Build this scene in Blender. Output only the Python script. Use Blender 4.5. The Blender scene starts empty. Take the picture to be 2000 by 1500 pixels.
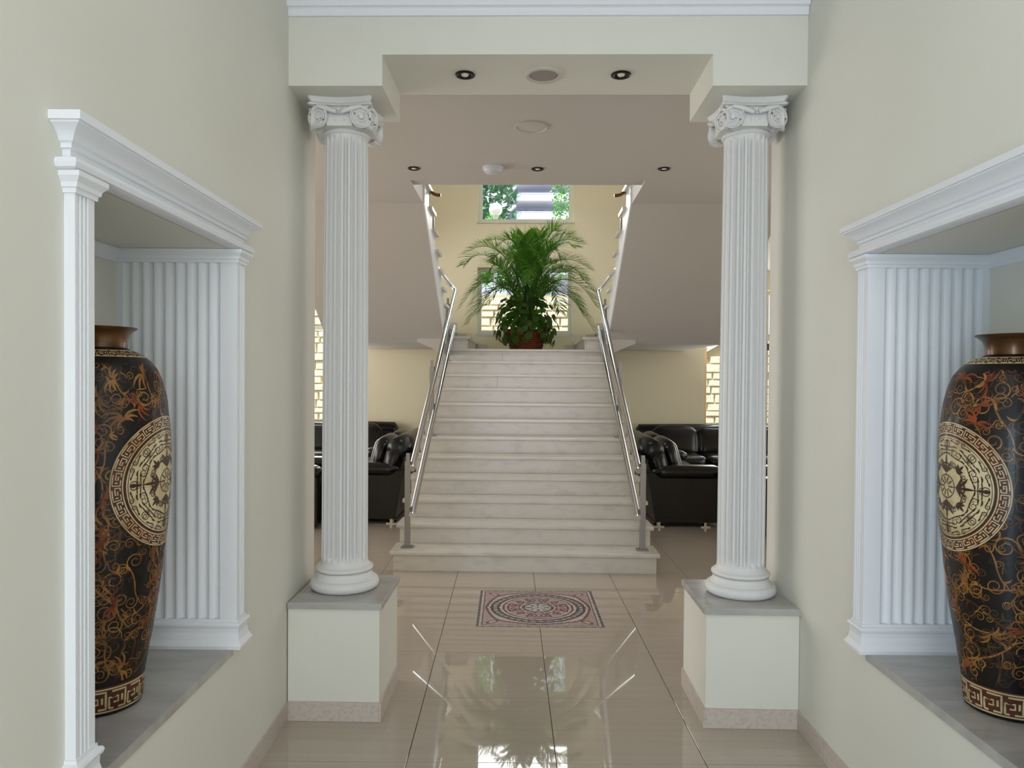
import bpy, bmesh, math, random
from math import sin, cos, pi, radians, sqrt, atan2, hypot
from mathutils import Vector, Matrix

scene = bpy.context.scene
C = scene.collection
random.seed(7)

# ------------------------------------------------------------------ camera
F_PX, CAM_H = 1440.0, 1.525
cam_data = bpy.data.cameras.new('camera')
cam = bpy.data.objects.new('camera', cam_data)
C.objects.link(cam)
cam_data.sensor_fit = 'HORIZONTAL'
cam_data.sensor_width = 36.0
cam_data.lens = 36.0 * F_PX / 2000.0
cam_data.shift_x = 0.00209
cam_data.shift_y = 0.00731
cam_data.clip_start = 0.02
cam.matrix_world = (Matrix.Translation((0, 0, CAM_H)) @ Matrix.Rotation(pi / 2 + radians(-0.9), 4, 'X')
                    @ Matrix.Rotation(0.0078, 4, 'Z'))
scene.camera = cam
TURN = radians(-1.23)          # the stair hall stands slightly askew to the corridor

# ------------------------------------------------------------------ world, sun, daylight, exposure
world = bpy.data.worlds.new('World')
scene.world = world
world.use_nodes = True
bg = world.node_tree.nodes['Background']
bg.inputs[0].default_value = (0.72, 0.87, 1.0, 1)
bg.inputs[1].default_value = 1.7

def light(name, kind, loc, direction, energy, color, size=None):
    d = bpy.data.lights.new(name, kind)
    d.energy = energy
    d.color = color
    if kind == 'AREA':
        d.shape = 'RECTANGLE'
        d.size, d.size_y = size
    if kind == 'SUN':
        d.angle = radians(0.6)
    o = bpy.data.objects.new(name, d)
    C.objects.link(o)
    o.location = loc
    o.rotation_euler = Vector(direction).to_track_quat('-Z', 'Y').to_euler()
    return o

light('sun', 'SUN', (0, 0, 20), (0.25, 0.36, -1.2), 9.0, (1.0, 0.98, 0.94))
# daylight entering by the glazed entrance behind the camera, and by the glazed sides of the lounge
light('daylight_entrance', 'AREA', (0.15, -3.3, 1.45), (0, 1, 0.0), 62, (0.96, 0.98, 1.0), (2.1, 2.7))
light('daylight_side_door', 'AREA', (-0.95, -1.1, 1.05), (1, 0.12, 0.0), 85, (0.52, 0.76, 1.0), (1.5, 1.9))
light('corridor_fill_light', 'AREA', (0.15, -0.2, 3.5), (0, 0, -1), 20, (1.0, 0.96, 0.90), (1.5, 4.0))  # added overhead fill to brighten the corridor walls, stands for no fitting
light('daylight_lounge_west', 'AREA', (-6.3, 7.2, 1.5), (1, 0, -0.05), 205, (0.98, 0.98, 1.0), (5.5, 2.4))
light('daylight_lounge_east', 'AREA', (6.5, 7.0, 1.5), (-1, 0, -0.05), 85, (0.98, 0.98, 1.0), (5.5, 2.4))
light('daylight_window_west', 'AREA', (-3.2, 10.75, 1.5), (0.1, -1, 0.35), 55, (1.0, 0.96, 0.90), (1.5, 2.2))
light('daylight_window_east', 'AREA', (3.65, 10.60, 1.5), (-0.1, -1, 0.35), 45, (1.0, 0.96, 0.90), (1.5, 2.2))
light('daylight_stair_window', 'AREA', (0.23, 10.6, 4.5), (0, -1, -0.25), 50, (1.0, 0.99, 0.96), (1.3, 1.3))
light('stairwell_fill_light', 'AREA', (0.16, 7.6, 6.0), (0, 0.35, -1), 85, (1.0, 0.97, 0.91), (2.2, 2.0))  # added fill high in the stairwell, lifts the back wall; no real lamp there

vs = scene.view_settings
vs.view_transform = 'Standard'
vs.look = 'None'
vs.gamma = 1.0
vs.use_curve_mapping = False
vs.exposure = 0.10
scene.cycles.use_denoising = True
scene.cycles.max_bounces = 10
scene.cycles.diffuse_bounces = 6
scene.cycles.glossy_bounces = 5
scene.cycles.transparent_max_bounces = 12
scene.cycles.caustics_reflective = False
scene.cycles.caustics_refractive = False
scene.cycles.sample_clamp_indirect = 8.0

# ------------------------------------------------------------------ materials
def lin(c):
    return tuple(((v / 255) / 12.92 if v / 255 <= 0.04045 else ((v / 255 + 0.055) / 1.055) ** 2.4) for v in c) + (1,)

def mat(name, rgb, rough=0.5, metal=0.0, spec=0.5, coat=0.0, noise=None, bump=None, emit=None):
    m = bpy.data.materials.new(name)
    m.use_nodes = True
    nt = m.node_tree
    b = nt.nodes['Principled BSDF']
    col = lin(rgb)
    b.inputs['Base Color'].default_value = col
    b.inputs['Roughness'].default_value = rough
    b.inputs['Metallic'].default_value = metal
    b.inputs['Specular IOR Level'].default_value = spec
    b.inputs['Coat Weight'].default_value = coat
    b.inputs['Coat Roughness'].default_value = 0.04
    m.diffuse_color = col
    if noise or bump:
        tc = nt.nodes.new('ShaderNodeTexCoord')
        mp = nt.nodes.new('ShaderNodeMapping')
        nt.links.new(tc.outputs['Object'], mp.inputs[0])
    if noise:                      # (second colour, scale xyz, sharpness low, high, detail)
        rgb2, sc, lo, hi, det = noise
        mp.inputs['Scale'].default_value = sc
        n = nt.nodes.new('ShaderNodeTexNoise')
        n.inputs['Scale'].default_value = 1.0
        n.inputs['Detail'].default_value = det
        nt.links.new(mp.outputs[0], n.inputs['Vector'])
        r = nt.nodes.new('ShaderNodeValToRGB')
        r.color_ramp.elements[0].position = lo
        r.color_ramp.elements[1].position = hi
        r.color_ramp.elements[0].color = col
        r.color_ramp.elements[1].color = lin(rgb2)
        nt.links.new(n.outputs[0], r.inputs[0])
        nt.links.new(r.outputs[0], b.inputs['Base Color'])
    if bump:                       # (scale, strength, distance)
        n2 = nt.nodes.new('ShaderNodeTexNoise')
        n2.inputs['Scale'].default_value = bump[0]
        n2.inputs['Detail'].default_value = 4
        nt.links.new(tc.outputs['Object'], n2.inputs['Vector'])
        bp = nt.nodes.new('ShaderNodeBump')
        bp.inputs['Strength'].default_value = bump[1]
        bp.inputs['Distance'].default_value = bump[2]
        nt.links.new(n2.outputs[0], bp.inputs['Height'])
        nt.links.new(bp.outputs[0], b.inputs['Normal'])
    if emit:
        b.inputs['Emission Color'].default_value = lin(emit[0])
        b.inputs['Emission Strength'].default_value = emit[1]
    return m

def translucent(m, rgb, fac):
    nt = m.node_tree
    out = nt.nodes['Material Output']
    b = nt.nodes['Principled BSDF']
    t = nt.nodes.new('ShaderNodeBsdfTranslucent')
    t.inputs[0].default_value = lin(rgb)
    mix = nt.nodes.new('ShaderNodeMixShader')
    mix.inputs[0].default_value = fac
    nt.links.new(b.outputs[0], mix.inputs[1])
    nt.links.new(t.outputs[0], mix.inputs[2])
    nt.links.new(mix.outputs[0], out.inputs[0])

def glass_mat():
    m = bpy.data.materials.new('window_glass')
    m.use_nodes = True
    nt = m.node_tree
    nt.nodes.clear()
    o = nt.nodes.new('ShaderNodeOutputMaterial')
    mix = nt.nodes.new('ShaderNodeMixShader')
    t = nt.nodes.new('ShaderNodeBsdfTransparent')
    g = nt.nodes.new('ShaderNodeBsdfGlossy')
    g.inputs['Roughness'].default_value = 0.0
    t.inputs[0].default_value = (0.93, 0.97, 0.97, 1)
    mix.inputs[0].default_value = 0.06
    nt.links.new(t.outputs[0], mix.inputs[1])
    nt.links.new(g.outputs[0], mix.inputs[2])
    nt.links.new(mix.outputs[0], o.inputs[0])
    return m

def attr_mat(name, rough):
    m = mat(name, (150, 130, 125), rough)
    nt = m.node_tree
    a = nt.nodes.new('ShaderNodeAttribute')
    a.attribute_name = 'tint'
    nt.links.new(a.outputs['Color'], nt.nodes['Principled BSDF'].inputs['Base Color'])
    return m

M = dict(
    paint=mat('corridor_paint', (219, 218, 208), 0.6, noise=((214, 212, 202), (0.8, 0.8, 0.8), 0.35, 0.65, 3), bump=(180, 0.04, 0.001)),
    hall=mat('stair_hall_paint', (222, 213, 184), 0.65, bump=(150, 0.04, 0.001)),
    ceil=mat('ceiling_paint', (195, 190, 185), 0.7),
    white=mat('white_gypsum', (227, 229, 234), 0.45),
    plaster=mat('column_plaster', (216, 215, 214), 0.5),
    tile=mat('polished_tile', (178, 167, 154), 0.025, spec=0.9, noise=((173, 162, 149), (1.2, 30, 1), 0.35, 0.7, 4)),
    grout=mat('dark_grout', (52, 44, 40), 0.8),
    skirt=mat('skirting_stone', (196, 184, 174), 0.35, noise=((176, 166, 158), (60, 60, 60), 0.45, 0.75, 4)),
    marble=mat('stair_marble', (205, 200, 194), 0.22, noise=((184, 180, 176), (7, 16, 16), 0.5, 0.85, 9)),
    slabm=mat('grey_veined_marble', (176, 174, 170), 0.16, noise=((148, 147, 145), (3, 9, 9), 0.4, 0.75, 6)),
    steel=mat('brushed_steel', (205, 205, 208), 0.16, metal=1.0),
    steel2=mat('satin_steel', (150, 146, 142), 0.38, metal=0.9),
    leather=mat('black_leather', (9, 8, 8), 0.27, spec=0.45, bump=(26, 0.25, 0.006)),
    chrome=mat('chrome', (220, 220, 220), 0.08, metal=1.0),
    wood=mat('red_brown_wood', (104, 52, 38), 0.2, noise=((74, 34, 24), (3, 30, 30), 0.4, 0.6, 4)),
    lacquer=mat('vase_black_lacquer', (13, 8, 6), 0.42, spec=0.3, coat=0.12, noise=((30, 13, 8), (9, 9, 5), 0.45, 0.7, 5)),
    gold=mat('vase_dull_gold', (158, 110, 52), 0.45, spec=0.35, coat=0.12, noise=((112, 72, 32), (22, 22, 22), 0.35, 0.65, 3)),
    rust=mat('vase_rust_orange', (142, 72, 30), 0.45, spec=0.35, coat=0.12, noise=((96, 34, 16), (20, 20, 20), 0.35, 0.65, 3)),
    olive=mat('vase_dim_bronze', (86, 58, 26), 0.45, spec=0.35, coat=0.12, noise=((56, 30, 14), (20, 20, 20), 0.35, 0.65, 3)),
    cream=mat('vase_cream', (206, 190, 152), 0.45, spec=0.35, coat=0.12, noise=((176, 152, 108), (16, 16, 16), 0.4, 0.7, 4)),
    umber=mat('vase_umber', (56, 32, 16), 0.45, spec=0.35, coat=0.12),
    brown=mat('vase_red_brown', (92, 44, 20), 0.45, spec=0.35, coat=0.12, noise=((60, 26, 12), (14, 14, 14), 0.4, 0.7, 4)),
    bronze=mat('vase_neck_bronze', (112, 74, 34), 0.34, metal=0.45, coat=0.2, noise=((52, 30, 14), (7, 7, 26), 0.35, 0.7, 5)),
    dark=mat('dark_metal', (38, 34, 32), 0.35, metal=0.6),
    bulb=mat('lamp_bulb', (190, 184, 165), 0.2, emit=((255, 240, 205), 0.12)),
    grille=mat('speaker_grille', (150, 143, 138), 0.7),
    rim=mat('cream_plastic', (196, 187, 176), 0.5),
    plastic=mat('pale_lilac_plastic', (206, 204, 214), 0.35),
    frame=mat('window_frame_paint', (206, 206, 190), 0.4),
    tan=mat('tan_door_frame', (222, 196, 152), 0.45),
    glass=glass_mat(),
    tess=attr_mat('mosaic_tesserae', 0.3),
    frond=mat('palm_green', (50, 96, 22), 0.55, spec=0.25, noise=((84, 128, 36), (5, 5, 5), 0.4, 0.7, 2)),
    fronddry=mat('palm_yellow_green', (108, 128, 44), 0.45),
    stalk=mat('palm_stalk', (96, 104, 44), 0.5),
    leaf=mat('ivy_green', (42, 74, 22), 0.45, spec=0.3, noise=((88, 120, 34), (6, 6, 6), 0.42, 0.68, 2)),
    terra=mat('terracotta_basket', (136, 66, 36), 0.6, noise=((92, 40, 22), (18, 18, 50), 0.4, 0.65, 4)),
    soil=mat('potting_soil', (40, 28, 20), 0.9),
    stone=mat('garden_stone', (240, 233, 218), 0.8, noise=((230, 217, 194), (5, 5, 5), 0.35, 0.75, 5), bump=(18, 0.4, 0.02)),
    stone2=mat('garden_stone_pink', (238, 222, 210), 0.8, noise=((230, 214, 196), (5, 5, 5), 0.35, 0.75, 5), bump=(18, 0.4, 0.02)),
    mortar=mat('mortar', (204, 186, 156), 0.9),
    concrete=mat('facade_white', (216, 214, 222), 0.7),
    facade=mat('facade_lilac', (198, 192, 208), 0.7),
    pane=mat('facade_window', (150, 158, 184), 0.2),
    tree=mat('tree_green', (96, 158, 62), 0.6),
    tree2=mat('tree_blue_green', (70, 120, 84), 0.6),
    bark=mat('tree_bark', (92, 72, 54), 0.9),
    globe=mat('opal_globe', (250, 250, 250), 0.25),
    ground=mat('garden_ground', (176, 168, 150), 0.9),
    ring=mat('bronze_rail', (110, 70, 36), 0.3, metal=0.6),
)

translucent(M['frond'], (96, 150, 36), 0.26)
translucent(M['leaf'], (90, 140, 36), 0.25)

# ------------------------------------------------------------------ helpers
class MB:
    """collects shapes, builds ONE mesh object"""
    def __init__(s):
        s.v, s.f, s.col = [], [], None

    def add(s, verts, faces):
        n = len(s.v)
        s.v += [tuple(p) for p in verts]
        s.f += [tuple(i + n for i in f) for f in faces]

    def box(s, x0, x1, y0, y1, z0, z1):
        s.add([(x0, y0, z0), (x1, y0, z0), (x1, y1, z0), (x0, y1, z0), (x0, y0, z1), (x1, y0, z1), (x1, y1, z1), (x0, y1, z1)],
              [(0, 3, 2, 1), (4, 5, 6, 7), (0, 1, 5, 4), (1, 2, 6, 5), (2, 3, 7, 6), (3, 0, 4, 7)])

    def prism(s, pts, axis, a, b):
        """polygon pts (2D) extruded along axis from a to b; axis 'x': pts=(y,z), 'y': (x,z), 'z': (x,y)"""
        def P(p, t):
            return (t, p[0], p[1]) if axis == 'x' else ((p[0], t, p[1]) if axis == 'y' else (p[0], p[1], t))
        n = len(pts)
        s.add([P(p, a) for p in pts] + [P(p, b) for p in pts],
              [tuple(range(n - 1, -1, -1)), tuple(range(n, 2 * n))] + [(i, (i + 1) % n, n + (i + 1) % n, n + i) for i in range(n)])

    def lathe(s, prof, cx=0, cy=0, cz=0, n=48, radial=None, cap=True):
        base = len(s.v)
        for (r, z) in prof:
            for i in range(n):
                t = 2 * pi * i / n
                rr = r * (radial(t, z) if radial else 1)
                s.v.append((cx + rr * cos(t), cy + rr * sin(t), cz + z))
        for j in range(len(prof) - 1):
            for i in range(n):
                a = base + j * n + i
                b = base + j * n + (i + 1) % n
                s.f.append((a, b, b + n, a + n))
        if cap:
            s.f.append(tuple(base + i for i in range(n - 1, -1, -1)))
            s.f.append(tuple(base + (len(prof) - 1) * n + i for i in range(n)))

    def tube(s, pts, r, n=10, radii=None, cap=True):
        pts = [Vector(p) for p in pts]
        base = len(s.v)
        up = Vector((0, 0, 1))
        for k, p in enumerate(pts):
            d = (pts[min(k + 1, len(pts) - 1)] - pts[max(k - 1, 0)]).normalized()
            ref = up if abs(d.z) < 0.95 else Vector((1, 0, 0))
            a = d.cross(ref).normalized()
            b = a.cross(d).normalized()
            rr = radii[k] if radii else r
            for i in range(n):
                t = 2 * pi * i / n
                s.v.append(tuple(p + (a * cos(t) + b * sin(t)) * rr))
        for k in range(len(pts) - 1):
            for i in range(n):
                a0 = base + k * n + i
                b0 = base + k * n + (i + 1) % n
                s.f.append((a0, b0, b0 + n, a0 + n))
        if cap:
            s.f.append(tuple(base + i for i in range(n - 1, -1, -1)))
            s.f.append(tuple(base + (len(pts) - 1) * n + i for i in range(n)))

    def sweep(s, path, prof, place):
        """profile (offset, height) swept along a plan path (2D) with mitred corners; offset goes to the right of travel"""
        n, m = len(path), len(prof)
        base = len(s.v)
        for k in range(n):
            p = Vector(path[k])
            d0 = (p - Vector(path[k - 1])).normalized() if k > 0 else None
            d1 = (Vector(path[k + 1]) - p).normalized() if k < n - 1 else None
            if d0 is None: d0 = d1
            if d1 is None: d1 = d0
            n0, n1 = Vector((d0.y, -d0.x)), Vector((d1.y, -d1.x))
            mt = (n0 + n1)
            mt = mt / max(mt.dot(n0), 0.2)
            for (o, h) in prof:
                q = p + mt * o
                s.v.append(place(q.x, q.y, h))
        for k in range(n - 1):
            for j in range(m):
                a = base + k * m + j
                b = base + k * m + (j + 1) % m
                s.f.append((a, b, b + m, a + m))
        s.f.append(tuple(base + j for j in range(m)))
        s.f.append(tuple(base + (n - 1) * m + j for j in range(m - 1, -1, -1)))

    def rbox(s, c, h, r, n=6, puff=0.0, rot=None):
        """rounded, slightly puffed cushion block: centre c, half sizes h, corner radius r"""
        ts = [-1 + 2 * i / n for i in range(n + 1)]
        ts = [-1, -1 + 0.06, -1 + 0.16] + [t for t in ts if abs(t) < 0.75] + [1 - 0.16, 1 - 0.06, 1]
        k = len(ts)
        for ax in range(3):
            for sg in (-1, 1):
                base = len(s.v)
                for u in ts:
                    for w in ts:
                        p = [0, 0, 0]
                        p[ax] = sg * h[ax]
                        p[(ax + 1) % 3] = u * h[(ax + 1) % 3]
                        p[(ax + 2) % 3] = w * h[(ax + 2) % 3]
                        inner = [max(-(h[i] - r), min(h[i] - r, p[i])) for i in range(3)]
                        d = Vector([p[i] - inner[i] for i in range(3)])
                        if d.length > 1e-9: d = d.normalized() * r
                        q = Vector(inner) + d
                        for i in range(3):
                            j1, j2 = (i + 1) % 3, (i + 2) % 3
                            q[i] *= 1 + puff * (1 - (p[j1] / h[j1]) ** 2) * (1 - (p[j2] / h[j2]) ** 2)
                        if rot: q = rot @ q
                        s.v.append(tuple(q + Vector(c)))
                for a in range(k - 1):
                    for b in range(k - 1):
                        i = base + a * k + b
                        s.f.append((i, i + 1, i + k + 1, i + k) if sg > 0 else (i, i + k, i + k + 1, i + 1))

    def mesh(s, name, smooth=False, weld=True, angle=35, fix=True):
        me = bpy.data.meshes.new(name)
        me.from_pydata(s.v, [], s.f)
        bm = bmesh.new()
        bm.from_mesh(me)
        if weld: bmesh.ops.remove_doubles(bm, verts=bm.verts, dist=1e-6)
        if fix: bmesh.ops.recalc_face_normals(bm, faces=bm.faces)
        bm.to_mesh(me)
        bm.free()
        if smooth:
            me.polygons.foreach_set('use_smooth', [True] * len(me.polygons))
            if angle: me.set_sharp_from_angle(angle=radians(angle))
        return me

    def build(s, name, material, parent=None, smooth=False, weld=True, angle=35, fix=True):
        me = s.mesh(name, smooth, weld, angle, fix)
        return put(name, me, material, parent)

def put(name, me, material, parent=None):
    if material and not me.materials: me.materials.append(material)
    o = bpy.data.objects.new(name, me)
    C.objects.link(o)
    if parent: o.parent = parent
    return o

def tag(o, label=None, cat=None, group=None, kind=None):
    if label: o['label'] = label
    if cat: o['category'] = cat
    if group: o['group'] = group
    if kind: o['kind'] = kind
    return o

def askew(o, x=0, y=0, z=0, rz=0):
    """place a top-level object given in the stair hall's own axes"""
    p = Matrix.Rotation(TURN, 4, 'Z') @ Vector((x, y, z))
    o.location = p
    o.rotation_euler = (0, 0, TURN + rz)
    return o

def thing(name, label, cat, group=None, kind=None):
    o = bpy.data.objects.new(name, None)
    C.objects.link(o)
    o.empty_display_size = 0.1
    return tag(o, label, cat, group, kind)

def copy_tree(o, parent=None):
    c = o.copy()
    C.objects.link(c)
    c.parent = parent
    for ch in list(o.children):
        copy_tree(ch, c)
    return c

def B(x0, x1, y0, y1, z0, z1):
    m = MB()
    m.box(x0, x1, y0, y1, z0, z1)
    return m

# ------------------------------------------------------------------ floor
XL, XR = -0.985, 1.28          # corridor wall faces
WALL_END = 3.72
floor = B(-7.5, 8, -4.2, 12, -0.12, -0.004).build('floor', M['grout'])
tag(floor, 'polished beige porcelain floor with thin dark joints', None, kind='structure')
MOS = (-0.198, 0.598, 4.528, 5.315)
T = 0.5965
def cut(rect, hole):
    x0, x1, y0, y1 = rect
    a0, a1, b0, b1 = hole
    if x1 <= a0 or x0 >= a1 or y1 <= b0 or y0 >= b1: return [rect]
    out = []
    if y0 < b0: out.append((x0, x1, y0, b0))
    if y1 > b1: out.append((x0, x1, b1, y1))
    yy0, yy1 = max(y0, b0), min(y1, b1)
    if x0 < a0: out.append((x0, a0, yy0, yy1))
    if x1 > a1: out.append((a1, x1, yy0, yy1))
    return out
full = None
G = 0.0016
n_tiles = 0
for i in range(-6, 7):
    for j in range(-3, 13):
        x0, y0 = 0.197 + i * T, 2.913 + j * T
        x1, y1 = x0 + T, y0 + T
        if y1 <= WALL_END - 0.1 and (x1 < XL or x0 > XR): continue
        rects = [(x0 + G, x1 - G, y0 + G, y1 - G)]
        if y0 < 3.66:
            hl, hr = (-9, XL + 0.008, -9, WALL_END), (XR - 0.008, 9, -9, WALL_END - 0.05)
        else:
            hl = hr = None
        clip = False
        for hole in (MOS, hl, hr):
            if not hole: continue
            new = []
            for r in rects:
                c = cut(r, hole)
                if c != [r]: clip = True
                new += c
            rects = new
        rects = [r for r in rects if r[1] - r[0] > 0.004 and r[3] - r[2] > 0.004]
        if not rects: continue
        # under the stair's solid body no tile shows
        if -0.95 < x0 and x1 < 1.1 and y0 > 6.4: continue
        cxy = (x0 + T / 2, y0 + T / 2)
        if not clip and full:
            t = put('tile', full, None, floor)
        else:
            mb = MB()
            for r in rects:
                a, b, c_, d = (r[0] - cxy[0], r[1] - cxy[0], r[2] - cxy[1], r[3] - cxy[1])
                e = 0.0008
                mb.add([(a, c_, -0.012), (b, c_, -0.012), (b, d, -0.012), (a, d, -0.012),
                        (a, c_, -e), (b, c_, -e), (b, d, -e), (a, d, -e),
                        (a + e, c_ + e, 0), (b - e, c_ + e, 0), (b - e, d - e, 0), (a + e, d - e, 0)],
                       [(0, 1, 5, 4), (1, 2, 6, 5), (2, 3, 7, 6), (3, 0, 4, 7), (4, 5, 9, 8), (5, 6, 10, 9), (6, 7, 11, 10), (7, 4, 8, 11), (8, 9, 10, 11)])
            me = mb.mesh('tile', fix=False, weld=False)
            t = put('tile', me, M['tile'], floor)
            if not clip: full = me
        t.location = (cxy[0], cxy[1], 0)
        n_tiles += 1
# the floor beyond the tiles that can be told apart
for k, (a, b, c_, d) in enumerate([(-7.5, -3.40, 3.75, 12), (4.09, 8, 3.75, 12), (XL, XR, -4.2, 1.12)]):
    o = B(a, b, c_, d, -0.01, 0).build('tile_field', M['tile'], floor)

# mosaic panel set into the floor: real tesserae
def mosaic_colour(a, b):
    """a, b in -1..1 across the panel"""
    r = hypot(a, b)
    th = atan2(b, a)
    pink = (178, 150, 148); grey = (166, 156, 154); dark = (44, 38, 40); maroon = (104, 52, 52); mid = (112, 104, 104)
    pale = (196, 178, 176)
    m = max(abs(a), abs(b))
    if m > 0.955: return dark if (int((a if abs(b) > abs(a) else b) * 14 + 100) % 2) else mid
    if m > 0.93: return pale
    if m > 0.895 : return dark if (int((a if abs(b) > abs(a) else b) * 40 + 400) % 2) else mid
    # corner leaves
    ua, ub = abs(a), abs(b)
    p, q = (ua + ub) / sqrt(2), (ua - ub) / sqrt(2)
    le = hypot((p - 1.06) / 0.13, q / 0.06)
    if le < 1.0: return maroon if le > 0.62 else pale
    rc = 0.86 + 0.07 * (0.5 - 0.5 * cos(4 * th)) ** 3
    if abs(r - rc) < 0.022: return maroon
    if r > rc: return pink if random.random() < 0.75 else grey
    if r > 0.80: return pale
    if r > 0.755: return dark
    if r > 0.69: return mid if (int(th * 9 / pi * 4 + 100) % 2) else grey
    if r > 0.645: return dark
    if r > 0.60: return pale
    if r > 0.565: return maroon
    if r > 0.535: return pale
    if r > 0.30:
        t8 = (th + pi / 4) % (pi / 2) - pi / 4          # distance from the axes
        td = th % (pi / 2) - pi / 4                      # distance from the diagonals
        lz = abs(r - 0.42) / 0.10 + abs(td) * r / 0.075
        if lz < 1: return maroon if (lz > 0.66 or lz < 0.25) else (150, 96, 92)
        if lz < 1.3: return grey
        if abs(abs(t8) - 0.40) < 0.05: return maroon
        if abs(r - 0.50) < 0.017 and abs(t8) < 0.4: return maroon
        for s_ in (-1, 1):
            c = hypot(r - 0.42, (t8 - s_ * 0.19) * r)
            if abs(c - 0.042) < 0.016: return maroon
        if r < 0.335: return maroon
        return pink
    if r > 0.27: return pale
    if r > 0.215: return dark if (int(th * 8 / pi + 100) % 2 or r > 0.25) else mid
    pet = abs((th * 8 / (2 * pi)) % 1 - 0.5)
    if r < 0.03: return dark
    if r < 0.055: return pale
    if 0.07 < r < 0.19 and pet > 0.34 + 0.1 * abs(r - 0.13) / 0.06: return dark if r > 0.1 else mid
    return (188, 182, 180)
mos = B(MOS[0] + 0.002, MOS[1] - 0.002, MOS[2] + 0.002, MOS[3] - 0.002, -0.01, -0.0015).build('mosaic_panel', mat('mosaic_bed', (168, 150, 146), 0.5))
tag(mos, 'square pink and black mosaic panel set flush in the floor before the stairs', 'mosaic')
NT = 104
mb = MB(); cols = []
sx, sy = (MOS[1] - MOS[0]) / NT, (MOS[3] - MOS[2]) / NT
for i in range(NT):
    for j in range(NT):
        x0, y0 = MOS[0] + i * sx, MOS[2] + j * sy
        if x0 < 0.197 + 0.001 and x0 + sx > 0.197 + 0.001: x1 = x0 + sx * 0.55
        else: x1 = x0 + sx * 0.93
        a, b = (i + 0.5) / NT * 2 - 1, (j + 0.5) / NT * 2 - 1
        c = mosaic_colour(a, b)
        k = random.uniform(0.86, 1.1)
        mb.add([(x0, y0, 0), (x1, y0, 0), (x1, y0 + sy * 0.93, 0), (x0, y0 + sy * 0.93, 0)], [(0, 1, 2, 3)])
        cols.append(lin([min(255, v * k) for v in c]))
me = mb.mesh('tesserae', weld=False, fix=False)
at_ = me.color_attributes.new('tint', 'FLOAT_COLOR', 'CORNER')
at_.data.foreach_set('color', [v for c in cols for _ in range(4) for v in c])
tag(put('tesserae', me, M['tess'], mos), kind='stuff')

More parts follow.
